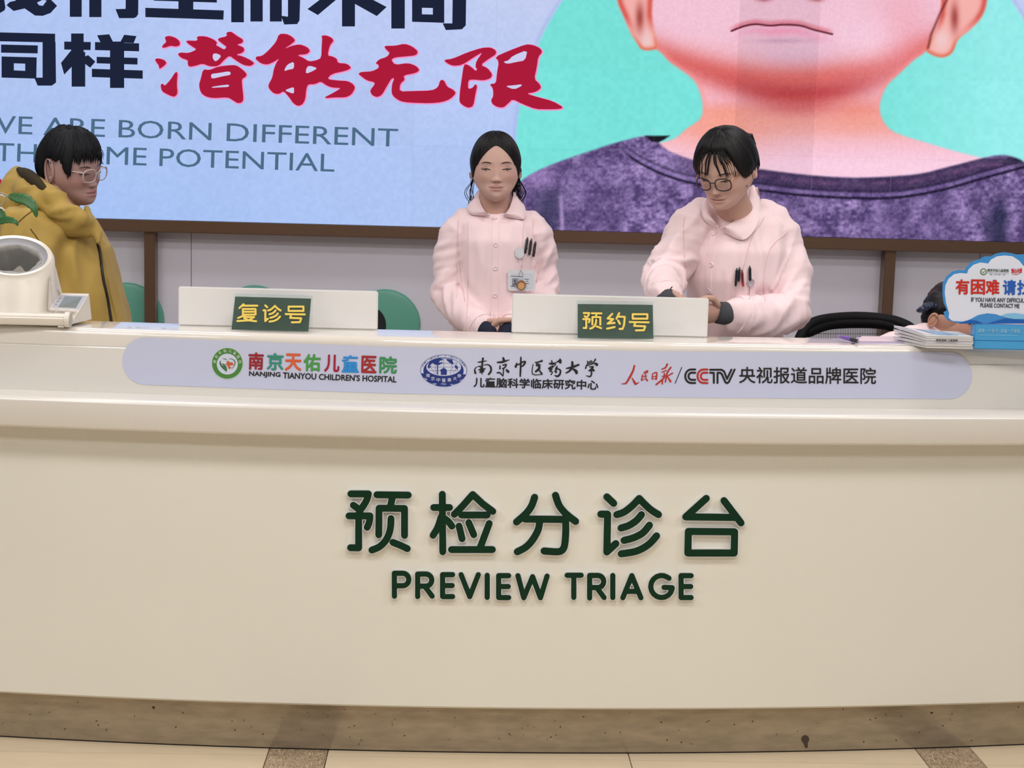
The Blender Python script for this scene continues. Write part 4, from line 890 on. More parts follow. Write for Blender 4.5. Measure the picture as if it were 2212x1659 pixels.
# ================= person 1: nurse standing, hands folded
Y1 = 5.0
n1 = empty('person', (J(1072, 700, Y1).x, Y1, 0)); tag(n1, 'person in pale pink coat standing with folded hands and name badge on chest', 'person')
mb = MB(); M1 = rotm(1, 4, -1.5); s1 = .925; pos1 = J(1073, 389, Y1-.13) - M1 @ (Vector((0, -.112, -.034))*s1)
W1, f1, cols1 = head(n1, mb, M1, pos1, s1, SKIN_N, wide=1.04)
mb.tube([pos1+Vector((0, .020, -.05)), pos1+Vector((0, .028, -.10)), pos1+Vector((0, .038, -.16)), pos1+Vector((0, .045, -.23))], [.052, .047, .050, .075], 24)
A1l = [J(986, 506, Y1), J(970, 560, Y1), J(968, 632, Y1-.02), J(1000, 676, Y1-.10), J(1036, 705, Y1-.16)]
A1r = [J(1160, 508, Y1), J(1173, 560, Y1), J(1174, 632, Y1-.02), J(1150, 676, Y1-.10), J(1112, 705, Y1-.16)]
hl_ = J(1050, 714, Y1-.175); hr_ = J(1106, 714, Y1-.17)
hand(mb, hl_, (.9, -.20, -.22), (.1, -.5, .8), .84, .3, -1)
hand(mb, hr_, (-.9, -.05, -.30), (-.1, -.5, .8), .84, .3, 1)
def torso(mb, rings, arms):
    mb.loft(rings)
    for A in arms: mb.tube(A, [.026, .026, .025, .025, .022][:len(A)], 12)
def jr(px, py, Y, hw, ry): c = J(px, py, Y); return el_ring(c, hw*Y/F, ry)
torso(mb, [jr(1073, 470, Y1+.03, 40, .04), jr(1073, 490, Y1+.01, 70, .07), jr(1073, 560, Y1, 70, .09), jr(1073, 700, Y1, 70, .09), jr(1073, 860, Y1, 80, .10)], [A1l, A1r])
finish_body(n1, mb, cols1, (202, 162, 146))
eyes(n1, W1, f1, .0010, M_hair)
hl1 = lambda p: radians(47)+radians(37)*min(1, abs(p)/.92)**1.5 + radians(22)*sst(.92, 1.35, abs(p)) + radians(14)*sst(1.9, 2.6, abs(p))
th1 = lambda p, t: (.0105-.0035*math.exp(-(p/.05)**2)*(t > .15))*(1-.80*sst(.70, 1, t)*(abs(p) < 2))+.002*math.sin(t*3)
hair_cap(W1, hl1, th1, 1.04).build('hair', M_hair, n1, smooth=True)
ws = MB()
for k in range(26):                                    # low loose tail and side wisps
    s = -1 if k % 3 == 0 else 1; rr = random.Random(k); x0 = s*(.064+rr.random()*.01)
    p = [(x0, .02+rr.random()*.02, .0), (x0+s*.012*rr.random(), .03, -.04), (x0+s*(.004+.03*rr.random()), .03, -.09), (x0+s*(-.01+.03*rr.random()), .03, -.13-.02*rr.random())]
    ws.tube([W1(q) for q in catmull(p, 4)], [.0011]*13 if len(catmull(p, 4)) == 13 else .0009, 5)
tag(ws.build('loose_strands', M_hair, n1, smooth=True), kind='stuff')
tl = MB(); tl.tube([W1(q) for q in catmull([(.062, .045, .0), (.075, .05, -.02), (.070, .05, -.055), (.062, .055, -.10)], 5)], [.016, .017, .018, .018, .017, .016, .015, .014, .013, .012, .011, .010, .009, .007, .005, .003][:16], 12)
tl.build('ponytail', M_hair, n1, smooth=True)
# coat
ct = MB(); ct.loft([jr(1072, 458, Y1+.03, 50, .05), jr(1073, 468, Y1+.02, 74, .066), jr(1073, 484, Y1+.01, 88, .088), jr(1073, 520, Y1, 88, .112), jr(1073, 580, Y1, 84, .118), jr(1073, 650, Y1, 85, .118), jr(1073, 720, Y1, 92, .125), jr(1073, 800, Y1, 102, .135), jr(1073, 860, Y1, 104, .135)])
for A, s in ((A1l, -1), (A1r, 1)):
    ct.tube([J(1073+s*38, 476, Y1+.02), J(1073+s*66, 482, Y1+.01)] + A, [.036, .046, .052, .048, .047, .045, .042], 18)
co = remesh(ct, 'coat', .0058, M_pink, n1, 7, folds([A1l[0:1]+A1l[2:3]+A1l[4:5], A1r[0:1]+A1r[2:3]+A1r[4:5]], .0105, .0080, 3))
for A, s in ((A1l, 1), (A1r, -1)):
    d = (A[-1]-A[-2]).normalized(); e = A[-1]
    MB().tube([e-d*.018, e+d*.006], [.0495, .0475], 22, ends=False).build('coat_cuff', M_pink, n1, smooth=True, auto=50)
    MB().tube([e-d*.03, e+d*.03, e+d*.045], [.036, .034, .030], 20).build('inner_sleeve', M_navy, n1, smooth=True)
dr1 = draper(co)
dstrip(dr1, [(1071, 474), (1070, 540), (1069, 620), (1069, 715)], 15, .0022).build('button_placket', M_pink, n1, smooth=True, auto=40)
for x_, y_ in ((1069, 473), (1070, 529), (1070, 580), (1069, 638), (1068, 695)):
    ddisc(dr1, x_, y_, .0072, .0055).build('button', M_btn, n1, smooth=True, auto=40)
for L in ([(1011, 480), (1012, 560), (1010, 640), (1008, 700)], [(1131, 480), (1128, 540), (1127, 600)]): dline(dr1, L, .0011).build('seam', M_pink2, n1)
for L in ([(990, 478), (989, 520), (995, 590), (1004, 650)], [(1152, 476), (1149, 520), (1147, 590), (1144, 632)]): dline(dr1, L, .0014).build('armhole_seam', M_pink2, n1)
def collar(owner, W0, inner, outer, m, name='collar'):
    """inner and outer edges (3-D points), folded cloth with rounded fold and thickness"""
    I = catmull(inner, 5); O = catmull(outer, 5); V = []; n = 7; rings = []
    for a, b in zip(I, O):
        up = Vector((0, 0, 1)); r = []
        for k in range(n):
            t = k/(n-1); p = a.lerp(b, t) + up*(.012*math.sin(pi*min(t*1.3, 1))) ; r.append(p)
        q = [p+Vector((0, 0, -.0035)) for p in r[::-1]]; rings.append(r+q)
    return MB().loft(rings).build(name, m, owner, smooth=True, auto=60)
def collar_pts(dr, lst): return [dr(x, y, o) or J(x, y, Yd) for x, y, o, Yd in lst]
def ring3(c, pts):
    return [Vector(c)+Vector(p) for p in pts]
nb = pos1+Vector((0, .04, 0)); zc = J(1072, 452, Y1).z
def half_collar(owner, c, s, zt, zf, m, r=.058, tip=(.03, -.115, -.075), w=.05, name='collar'):
    """one collar leaf from the nape round one side to the tip at the throat"""
    inn, out = [], []
    for k in range(8):
        a = radians(90-k*172/7) if s > 0 else radians(90+k*172/7); t = k/7
        rr = r*(1+.06*t); z = zt+(zf-zt)*t**1.3
        inn.append(c+Vector((rr*cos(a)*1.0, rr*sin(a)*1.05, z)))
        ro = r+w*(.85+.35*sin(pi*t)); out.append(c+Vector((ro*cos(a+.0), ro*sin(a)*1.0, z-.022-.028*t)))
    out[-1] = c+Vector((s*tip[0], tip[1], tip[2])); out[-2] = c+Vector((s*(tip[0]+.036), tip[1]+.016, tip[2]+.012))
    return collar(owner, None, inn, out, m, name)
def px_collar(owner, dr, inner, outer, m):
    V = []; n = 6; rows = []
    I = catmull([J(*q) for q in inner], 5); O = []
    for (x, y, Yf, o) in outer:
        p = dr(x, y, o); q = J(x, y, Yf); O.append(p if (p and abs(p.y-Yf) < .07) else q)
    O = catmull(O, 5)
    for a, b in zip(I, O):
        r = [a.lerp(b, k/(n-1)) + Vector((0, -.007*math.sin(pi*k/(n-1)), .006*math.sin(pi*k/(n-1)))) for k in range(n)]
        rows.append(r+[p+Vector((0, .004, -.002)) for p in r[::-1]])
    return MB().loft(rows).build('collar', m, owner, smooth=True, auto=60)
px_collar(n1, dr1, [(1036, 413, Y1+.03), (1035, 426, Y1+.0), (1040, 443, Y1-.035), (1048, 456, Y1-.06), (1058, 466, Y1-.085)],
  [(1029, 419, Y1+.035, .0), (1016, 434, Y1+.02, .008), (1009, 454, Y1-.02, .008), (1022, 468, Y1-.06, .009), (1057, 468, Y1-.10, .008)], M_pink)
px_collar(n1, dr1, [(1108, 413, Y1+.03), (1108, 426, Y1+.0), (1103, 443, Y1-.035), (1096, 456, Y1-.06), (1086, 467, Y1-.085)],
  [(1113, 419, Y1+.035, .0), (1126, 434, Y1+.02, .008), (1134, 456, Y1-.02, .008), (1128, 478, Y1-.06, .010), (1088, 470, Y1-.10, .008)], M_pink)
MB().loft([[J(1072, yy, Y1+.035)+Vector((.062*sin(a)*q, .052*cos(a)*q-.005, 0)) for a in [radians(-112+224*k/16) for k in range(17)]] for yy, q in ((470, 1.15), (438, 1.0), (414, .93), (413, .90), (440, .95), (470, 1.08))], closed=False, caps=False).build('collar_stand', M_pink, n1, smooth=True)
lower_body(n1, J(1073, 700, Y1).x, Y1, .80)
# badge reel, card, pens
bdg = J(1128, 604, 4.845)
def card(owner, name, px0, py0, px1, py1, Y, m, t=.002, rot=0, parent=None, r=4, off=0):
    L = [(px0+r, py0), (px1-r, py0), (px1, py0+r), (px1, py1-r), (px1-r, py1), (px0+r, py1), (px0, py1-r), (px0, py0+r)]
    cx, cy = (px0+px1)/2, (py0+py1)/2; L = [(cx+(x-cx)*cos(rot)-(y-cy)*sin(rot), cy+(x-cx)*sin(rot)+(y-cy)*cos(rot)) for x, y in L]
    return lay(name, [[L]], lambda x, y, o: atY(x, y, Y-o), 0, m, owner, thick=t)
YB = min(dr1(px_, py_, .0).y for px_ in (1100, 1127, 1152) for py_ in (588, 606, 624))-.006
M_wp = mat('white_plastic', (228, 228, 232), .3); M_cl = mat('charm_brown', (150, 96, 58), .5)
bd = empty('name_badge', (J(1127, 604, YB).x, YB, J(1127, 604, YB).z)); tag(bd, 'white name badge card hanging from a white reel on the left pink coat', 'badge')
card(bd, 'badge_card', 1097, 583, 1156, 628, YB, M_wp, .0035)
card(bd, 'card_face', 1101, 590, 1152, 624, YB-.0036, mat('badge_paper', (214, 220, 230), .5), .0004)
card(bd, 'photo_patch', 1106, 601, 1120, 617, YB-.0042, mat('badge_photo', (150, 154, 164), .5), .0002, r=1)
pf = lambda x, y, o: atY(x, y, YB-.0044-o)
lay('badge_print', strokes([[(1113, 606.5), (1113, 607.5)]], 5) + strokes([[(1109, 616), (1113, 612), (1117, 616)]], 3) + strokes([[(1104, 596.5), (1128, 597.5)], [(1134, 603), (1142, 603.4)], [(1136, 607.5), (1141, 607.7)], [(1135, 612), (1142, 612.4)]], 1.3) + strokes([[(1104, 618), (1122, 620)]], 1.6), pf, 0, mat('badge_ink', (84, 92, 112), .6), bd)
MB().tube([atY(1122, 550, YB-.002), atY(1123, 570, YB-.004), atY(1124, 584, YB-.004)], .0007, 6).build('badge_cord', M_wp, bd)
card(bd, 'reel', 1113, 534, 1132, 558, dr1(1122, 546, 0).y-.008, mat('reel_white', (222, 224, 230), .35), .006, r=6)
MB().tube([atY(1125, 584, YB-.006), atY(1121, 592, YB-.008), atY(1123, 604, YB-.008), atY(1129, 604, YB-.008), atY(1130, 592, YB-.008), atY(1125, 584, YB-.006)], .0006, 6).build('charm_loop', mat('grey_wire', (130, 140, 160), .3, metal=.6), bd)
lay('plain_charm', [[disc(1126, 616, 10, 10.5, 20)]], lambda x, y, o: atY(x, y, YB-.006-o), 0, M_cl, bd, thick=.004)
lay('charm_face', [[disc(1126, 617.5, 7.2, 7.5, 20)]], lambda x, y, o: atY(x, y, YB-.0101-o), 0, mat('charm_tan', (214, 166, 112), .5), bd, thick=.0006)
def pens(owner_label, dr, lst, cat='pen'):
    for (x0, y0, x1, y1, rad, rgb, nm, lb) in lst:
        a, b = dr(x0, y0, .008), dr(x1, y1, .007)
        if not a or not b: continue
        e = empty('pen', a); tag(e, lb, 'pen'); d = (b-a).normalized()
        m = mat('pen_'+nm, rgb, .3)
        MB().tube([a, a+d*.03, b], [rad, rad, rad*.95], 10).build('pen_barrel', m, e, smooth=True, auto=50)
        MB().tube([a-d*.006, a-d*.0005], [rad*.6, rad*.7], 8).build('pen_button', mat('pen_grey', (90, 92, 98), .3), e, smooth=True)
        MB().box((a.x-.0012, a.y-rad-.003, a.z-.030), (a.x+.0012, a.y-rad-.0012, a.z-.002)).build('pen_clip', mat('pen_clip_dark', (46, 48, 56), .25, metal=.4), e)
pens('', dr1, [(1136, 519, 1132, 545, .0042, (28, 28, 32), 'black', 'leftmost black pen in chest pocket of coat with name badge'), (1143, 522, 1140, 549, .0040, (34, 34, 38), 'black2', 'middle black pen in chest pocket of coat with name badge'), (1151, 526, 1148, 552, .0042, (24, 24, 28), 'black3', 'rightmost black pen in chest pocket of coat with name badge')])
pk = dstrip(dr1, [(1141, 545), (1140, 580)], 34, .0015); pk.build('chest_pocket', M_pink, n1, smooth=True, auto=40)

# ================= person 2: nurse leaning forward, glasses
Y2 = 4.62
n2 = empty('person', (J(1600, 740, Y2).x, Y2+.08, 0)); tag(n2, 'person in pale pink coat and dark glasses bending over paperwork at counter', 'person')
mb = MB(); M2 = rotm(-36, 29, 1); s2 = .95; pos2 = J(1541, 421, Y2-.19) - M2 @ (Vector((0, -.110, -.034))*s2)
W2, f2, cols2 = head(n2, mb, M2, pos2, s2, SKIN_N, wide=1.06)
nk2 = J(1598, 468, Y2+.0)
mb.tube([pos2+Vector((.012, .035, -.03)), pos2+Vector((.020, .045, -.085)), nk2+Vector((-.005, -.0, .0)), nk2+Vector((0, .03, -.10))], [.055, .050, .052, .075], 24)
A2l = [J(1492, 490, Y2-.02), J(1462, 550, Y2-.05), J(1436, 600, Y2-.09), J(1430, 622, Y2-.20), J(1438, 640, Y2-.26)]
A2r = [J(1684, 508, Y2+.02), J(1706, 590, Y2-.02), J(1704, 672, Y2-.08), J(1650, 686, Y2-.15), J(1594, 680, Y2-.18)]
hand(mb, J(1441, 634, Y2-.27), (.75, -.30, -.40), (.1, -.9, .3), .88, .35, 1)
hand(mb, J(1562, 677, Y2-.20), (-.97, -.10, -.02), (0, -.35, 1), .90, .3, -1)
torso(mb, [jr(1600, 480, Y2+.03, 60, .06), jr(1596, 540, Y2+.01, 84, .09), jr(1590, 700, Y2+.06, 84, .10), jr(1590, 870, Y2+.11, 88, .10)], [A2l, A2r])
finish_body(n2, mb, cols2, (202, 162, 146))
eyes(n2, W2, f2, .0009, M_hair)
hl2 = lambda p: (radians(46)+radians(50)*sst(.55, 1.2, abs(p))+radians(18)*sst(1.9, 2.6, abs(p)))
th2 = lambda p, t: (.013-.004*math.exp(-((p+.1)/.05)**2)*(t > .15))*(1-.6*sst(.85, 1, t)*(abs(p) < 2))+.004*math.sin(t*3)
hair_cap(W2, hl2, th2, 1.06, seed=5).build('hair', M_hair, n2, smooth=True)
bg = MB()
for k in range(46):                                   # see-through fringe and side locks
    rr = random.Random(100+k); q = rr.random(); s = -1 if k % 2 else 1
    if k < 30:
        x0 = s*(.004+.05*q); x1 = s*(.012+.050*q+.008*rr.random()); z1 = .028-.012*rr.random()-.018*q
        P = [(x0*.6, f2(x0*.6, .085).y-.010, .085), (x0, f2(x0, .062).y-.012, .062), (x0*.6+x1*.4, f2(x1, .045).y-.009, .045), (x1, f2(x1, z1).y-.005, z1)]
    else:
        P = [(s*.060, -.045, .06), (s*.069, -.036, .035), (s*.072, -.030-.008*rr.random(), .0), (s*(.068+.004*rr.random()), -.026-.008*rr.random(), -.022-.03*rr.random())]
    Q = catmull(P, 5); wv = [.0026*(1-.75*i/(len(Q)-1)) for i in range(len(Q))]
    bg.tube([W2(v) for v in Q], wv, 6)
tag(bg.build('fringe', M_hair, n2, smooth=True), kind='stuff')
bn = MB()
for k in range(9):
    a = 2*pi*k/9; bn.ellipsoid(W2((.018*cos(a)*1.3, .104+.006*sin(a*2), .02+.030*sin(a))), (.017, .02, .019), 12, 8)
bn.ellipsoid(W2((0, .100, .02)), (.035, .03, .035), 14, 10)
remesh(bn, 'hair_bun', .005, M_hair, n2, 3)
cwl = empty('hair_clip', W2((.03, .11, .02))); tag(cwl, 'black claw clip holding the bun of the person with glasses', 'hair clip')
for k in range(7):
    a0 = W2((.050-.003*k*.6, .082+.004*k*.3, .064-.013*k)); MB().ellipsoid(a0, (.0075, .0085, .0065), 10, 8, Matrix.Rotation(k*.5, 3, 'Z')).build('clip_tooth', mat('clip_plastic', (18, 18, 22), .25), cwl, smooth=True)
MB().tube([W2((.054, .084, .066)), W2((.053, .094, .03)), W2((.046, .094, -.02))], [.004, .005, .004], 10).build('clip_spine', mat('clip_plastic', (18, 18, 22), .25), cwl, smooth=True)
def glasses(label, W3, zc, half, w, h, rad, m, m2, dist=-.100, lens=True, drop=0):
    g = empty('glasses', W3((0, dist, zc))); tag(g, label, 'glasses')
    for s in (-1, 1):
        P = []
        for k in range(28):
            a = 2*pi*k/28; x = w*math.copysign(abs(cos(a))**(2/2.7), cos(a)); z = h*math.copysign(abs(sin(a))**(2/2.7), sin(a))
            P.append(W3((s*(half)+x, dist+.010*((s*half+x)/.06)**2, zc+z)))
        P += P[:2]
        MB().tube(P, rad, 8, ends=False).build('rim', m, g, smooth=True)
        hx = s*(half+w); MB().tube([W3((hx, dist+.012, zc+h*.55)), W3((hx+s*.004, dist+.02, zc+h*.6)), W3((s*.0745, .0-.01, zc+.004)), W3((s*.0745, .028, zc-.006))], [rad*1.3, rad, rad*.9, rad*.8], 8).build('temple', m2, g, smooth=True)
        if lens:
            gm = mat('lens_glass', (250, 250, 250), .02, trans=1.0, ior=1.15)
            MB().loft([[W3((s*half+w*.95*q*cos(2*pi*k/24), dist+.010*((s*half)/.06)**2+yy, zc+h*.95*q*sin(2*pi*k/24))) for k in range(24)] for q, yy in ((1, .0004), (1, -.0004))]).build('lens', gm, g)
    MB().tube([W3((-(half-w)*1.0, dist+.001, zc+h*.25)), W3((0, dist-.003, zc+h*.45)), W3(((half-w)*1.0, dist+.001, zc+h*.25))], rad*.9, 8).build('bridge', m, g, smooth=True)
    return g
glasses('dark thin framed round glasses worn by person bending over the counter', W2, -.005, .0320, .0240, .0195, .0018, mat('frame_dark', (46, 30, 34), .25), mat('temple_gold', (206, 150, 110), .3, metal=.5), dist=-.103)
# coat 2
ct = MB(); ct.loft([jr(1600, 446, Y2+.05, 46, .055), jr(1602, 456, Y2+.04, 70, .075), jr(1600, 480, Y2+.03, 96, .10), jr(1596, 540, Y2+.01, 110, .125), jr(1590, 600, Y2+.02, 104, .135), jr(1588, 660, Y2+.05, 100, .135), jr(1590, 730, Y2+.08, 104, .14), jr(1590, 800, Y2+.11, 108, .14), jr(1590, 870, Y2+.11, 108, .14)])
ct.tube([J(1552, 462, Y2+.03), J(1520, 468, Y2+.01)] + A2l, [.04, .052, .060, .058, .054, .050, .045], 18); ct.tube([J(1640, 462, Y2+.04), J(1664, 482, Y2+.03)] + A2r, [.045, .056, .062, .064, .062, .056, .050], 18)
co2 = remesh(ct, 'coat', .0058, M_pink, n2, 7, folds([[A2l[0], A2l[2], A2l[4]], [A2r[0], A2r[2], A2r[4]]], .0125, .0086, 11))
dr2 = draper(co2)
for A in (A2l, A2r):
    d = (A[-1]-A[-2]).normalized(); e = A[-1]
    MB().tube([e-d*.02, e+d*.004], [.052, .049] if A is A2l else [.0585, .0545], 22, ends=False).build('coat_cuff', M_pink, n2, smooth=True, auto=50)
    MB().tube([e-d*.03, e+d*.03, e+d*.068], [.036, .034, .031], 20, ends=False).build('inner_sleeve', mat('grey_knit', (66, 68, 74), .9, bump=.3, bscale=300), n2, smooth=True)
dstrip(dr2, [(1543, 500), (1536, 540), (1530, 600), (1532, 635)], 15, .0022).build('button_placket', M_pink, n2, smooth=True, auto=40)
for x_, y_ in ((1541, 506), (1537, 572), (1532, 628)): ddisc(dr2, x_, y_, .0072, .0055).build('button', M_btn, n2, smooth=True, auto=40)
for L in ([(1478, 470), (1476, 520), (1480, 580), (1482, 628)], [(1700, 502), (1662, 540), (1650, 600), (1652, 650)], [(1650, 470), (1622, 520), (1608, 570), (1600, 600)]): dline(dr2, L, .0014).build('armhole_seam', M_pink2, n2)
dstrip(dr2, [(1608, 608), (1610, 640)], 46, .0014).build('chest_pocket', M_pink, n2, smooth=True, auto=40)
px_collar(n2, dr2, [(1530, 428, Y2+.02), (1532, 446, Y2-.03), (1537, 466, Y2-.07), (1546, 482, Y2-.10), (1554, 494, Y2-.12)],
  [(1524, 430, Y2+.02, .0), (1514, 446, Y2-.02, .010), (1513, 466, Y2-.06, .010), (1522, 480, Y2-.09, .010), (1550, 494, Y2-.12, .010)], M_pink)
px_collar(n2, dr2, [(1622, 402, Y2+.05), (1619, 428, Y2+.01), (1606, 456, Y2-.04), (1582, 480, Y2-.085), (1556, 494, Y2-.12)],
  [(1632, 406, Y2+.05, .0), (1643, 436, Y2+.01, .010), (1638, 474, Y2-.04, .012), (1616, 506, Y2-.09, .012), (1596, 522, Y2-.12, .012), (1558, 499, Y2-.125, .012)][0:6:1] if False else [(1632, 406, Y2+.05, .0), (1644, 440, Y2+.01, .010), (1634, 484, Y2-.05, .012), (1604, 521, Y2-.11, .012), (1560, 500, Y2-.125, .012)], M_pink)
MB().loft([[J(1585, yy, Y2+.02)+Vector((.068*sin(a)*q+.012, .060*cos(a)*q, 0)) for a in [radians(-95+182*k/16) for k in range(17)]] for yy, q in ((470, 1.1), (430, 1.0), (404, .92), (403, .88), (440, .93), (470, 1.02))], closed=False, caps=False).build('collar_stand', M_pink, n2, smooth=True)
pens('', dr2, [(1590, 584, 1588, 614, .0036, (26, 26, 32), 'black', 'black pen at the left of the chest pocket under the collar of person with glasses'), (1598, 582, 1596, 605, .0036, (40, 44, 54), 'slate', 'dark slate pen beside the red one in pocket of person with glasses'), (1604, 588, 1606, 615, .0036, (186, 48, 52), 'red', 'red pen in the chest pocket of person with glasses'), (1616, 580, 1617, 604, .0042, (22, 22, 26), 'black2', 'thick black pen right of the red pen in coat pocket')])
rl = empty('badge_reel', dr2(1620, 610, .004)); tag(rl, 'round clear badge reel clipped to the chest pocket beside the red pen', 'badge reel')
ddisc(dr2, 1620, 610, .0125, .007, 24).build('reel_disc', mat('reel_clear', (214, 208, 216), .15, trans=.4), rl, smooth=True, auto=40)
dline(dr2, [(1618, 620), (1617, 634), (1618, 648)], .0012, .004).build('reel_chain', mat('chain_silver', (170, 168, 172), .3, metal=.8), rl)
br = MB(); d2 = (J(1452, 637, Y2-.29)-A2l[-1]).normalized()
wr = J(1447, 640, Y2-.285)
for k, q in enumerate((-.004, .002, .008)):
    e = wr+Vector((.75, -.55, -.12)).normalized()*q; a = Vector((.1, .2, 1)).normalized(); b = Vector((.75, -.55, -.12)).normalized().cross(a).normalized()
    br.tube([e+a*cos(2*pi*i/20)*.029+b*sin(2*pi*i/20)*.022 for i in range(22)], .0016, 6, ends=False)
bro = br.build('bracelet', mat('black_cord', (26, 24, 26), .5), None, smooth=True); tag(bro, 'thin black cord bracelet on wrist above the right white board', 'bracelet', kind=None)
lower_body(n2, J(1590, 740, Y2).x, Y2+.12, .80)

# ================= person 3: yellow parka, left
Y3 = 4.80
n3 = empty('person', (J(110, 740, Y3).x, Y3, 0)); tag(n3, 'person in mustard yellow hooded parka and clear glasses looking down at left', 'person')
mb = MB(); M3 = rotm(66, 12, -8); s3 = .96; pos3 = J(212, 401, Y3-.06) - M3 @ (Vector((0, -.110, -.034))*s3)
W3_, f3, cols3 = head(n3, mb, M3, pos3, s3, (176, 142, 138), wide=1.06, ear=1.25)
mb.tube([pos3+Vector((-.02, .0, -.04)), pos3+Vector((-.03, .005, -.10)), pos3+Vector((-.045, .01, -.20))], [.06, .056, .07], 20)
torso(mb, [jr(120, 480, Y3, 50, .07), jr(125, 600, Y3, 80, .11), jr(135, 800, Y3, 90, .12), jr(140, 980, Y3, 90, .12)], [])
finish_body(n3, mb, cols3, (186, 144, 134))
eyes(n3, W3_, f3, .0012, M_hair)
M_hair3 = mat('dark_hair', (12, 14, 20), .6, spec=.25, var=.35, scale=60, bump=.7, bscale=140, stretch=(1, 1, .15))
hl3 = lambda p: radians(62)+radians(2)*math.sin(p*23)+radians(4)*noise.noise(Vector((p*30, 1, 2)))+radians(30)*sst(.85, 1.1, abs(p))*(1-.60*sst(1.15, 1.35, abs(p)))+radians(44)*sst(1.85, 2.15, abs(p))
th3 = lambda p, t: .014+.004*math.sin(t*3)-.004*sst(.85, 1, t)
hair_cap(W3_, hl3, th3, 1.04, seed=9, groove=.002).build('hair', M_hair3, n3, smooth=True)
fs3 = MB()
for k in range(120):
    rr = random.Random(300+k); p = -1.1+2.2*rr.random(); th = hl3(p)*(.80+.1*rr.random())
    q0 = Vector([float(v) for v in skull(np.array(p), np.array(th), 1.04, False)]); q1 = Vector([float(v) for v in skull(np.array(p+.05*rr.uniform(-1, 1)), np.array(th+.26+.1*rr.random()), 1.04, False)])
    fs3.tube([W3_(q0*1.12), W3_((q0+q1)/2*1.13), W3_(q1*1.07)], [.0028, .0022, .0006], 5)
for k in range(60):
    rr = random.Random(500+k); p = rr.uniform(-pi, pi); th = rr.uniform(.1, 1.5)
    q0 = Vector([float(v) for v in skull(np.array(p), np.array(th), 1.04, False)]); q1 = Vector([float(v) for v in skull(np.array(p+.3*rr.uniform(-1, 1)), np.array(th+.25), 1.04, False)])
    fs3.tube([W3_(q0*1.11), W3_((q0+q1)/2*1.19), W3_(q1*(1.14+.08*rr.random()))], [.0016, .0012, .0003], 4)
tag(fs3.build('fringe', M_hair3, n3, smooth=True), kind='stuff')
glasses('clear framed glasses worn by the person in the yellow parka', W3_, -.002, .032, .0255, .0200, .0019, mat('frame_clear', (222, 206, 204), .15, trans=.25), mat('frame_clear', (222, 206, 204), .15), dist=-.104)
M_yel = mat('mustard_cloth', (178, 148, 72), .75, var=.10, scale=9, bump=.25, bscale=300, sheen=.1)
def jq(px, py, Y, hw, ry, rot=0): c = J(px, py, Y); return el_ring(c, hw*Y/F, ry, rot=rot)
ct = MB(); ct.loft([jq(118, 470, Y3+.02, 72, .12), jq(116, 500, Y3+.01, 96, .155), jq(118, 540, Y3, 112, .175), jq(124, 600, Y3, 124, .185), jq(130, 660, Y3, 134, .19), jq(136, 720, Y3, 146, .195), jq(140, 800, Y3, 150, .2), jq(140, 900, Y3, 152, .2), jq(140, 1000, Y3, 152, .2)])
A3 = [J(66, 505, Y3-.14), J(58, 590, Y3-.18), J(92, 690, Y3-.19), J(150, 745, Y3-.22)]
ct.tube([J(110, 480, Y3-.06)]+A3, [.075, .10, .092, .082, .066], 20)
A3b = [J(120, 520, Y3+.13), J(120, 620, Y3+.17), J(150, 720, Y3+.12)]
ct.tube(A3b, [.085, .08, .07], 16)
co3 = remesh(ct, 'parka', .010, M_yel, n3, 6, folds([[A3[0], A3[2], A3[3]]], .015, .014, 21))
dr3 = draper(co3)
# hood thrown back + high collar
hd = MB()
hoodc = pos3+Vector((-.045, .02, -.06))
I3 = [J(200, 476, Y3-.10), J(170, 462, Y3-.14), J(118, 420, Y3-.13), J(86, 392, Y3-.07), J(52, 372, Y3+.02), J(70, 388, Y3+.12)]
hdp = [(J(196, 478, Y3-.12), .022), (J(176, 474, Y3-.15), .034), (J(142, 456, Y3-.16), .042), (J(104, 434, Y3-.14), .048), (J(70, 412, Y3-.08), .052), (J(52, 402, Y3+.0), .052), (J(76, 412, Y3+.12), .05)]
hd.tube([p for p, r in hdp], [r for p, r in hdp], 18, sq=.75)
hd.tube([J(36, 372, Y3+.02), J(36, 400, Y3-.02), J(34, 440, Y3-.04), J(40, 480, Y3-.04)], [.020, .042, .055, .060], 16)
hd.tube([J(90, 446, Y3-.10), J(130, 470, Y3-.14), J(166, 490, Y3-.15), J(190, 500, Y3-.13)], [.040, .040, .030, .018], 14)
hd.tube([J(188, 452, Y3-.08), J(199, 474, Y3-.11), J(208, 500, Y3-.13), J(214, 522, Y3-.14)], [.011, .014, .014, .008], 14)
hood = remesh(hd, 'hood', .008, M_yel, n3, 5, folds([[p for p, r in hdp[:1]]+[hdp[3][0], hdp[5][0]]], .009, .006, 5))
MB().tube([q for q in catmull([J(96, 410, Y3-.165), J(74, 390, Y3-.12), J(56, 376, Y3-.07), J(40, 366, Y3-.01)], 5)], [.010, .012, .014, .016, .018, .019, .02, .02, .02, .019, .018, .016, .013, .011, .009, .007][:16], 12).build('hood_lining', mat('dark_pile', (52, 42, 22), .95, bump=.8, bscale=200), n3, smooth=True)
zp = dline(dr3, [(205, 508), (214, 545), (222, 600), (232, 650), (240, 697)], .0045, .002, 8, 10)
zp.build('zip', mat('black_zip', (26, 24, 22), .5), n3, smooth=True)
dstrip(dr3, [(222, 530), (234, 580), (246, 640), (262, 697)], 18, .006).build('front_flap', M_yel, n3, smooth=True, auto=40)
for L in ([(66, 495), (84, 520), (100, 548), (104, 580)], [(40, 480), (70, 456), (100, 452)]): dline(dr3, L, .0016).build('seam', mat('dark_seam', (92, 72, 24), .8), n3)
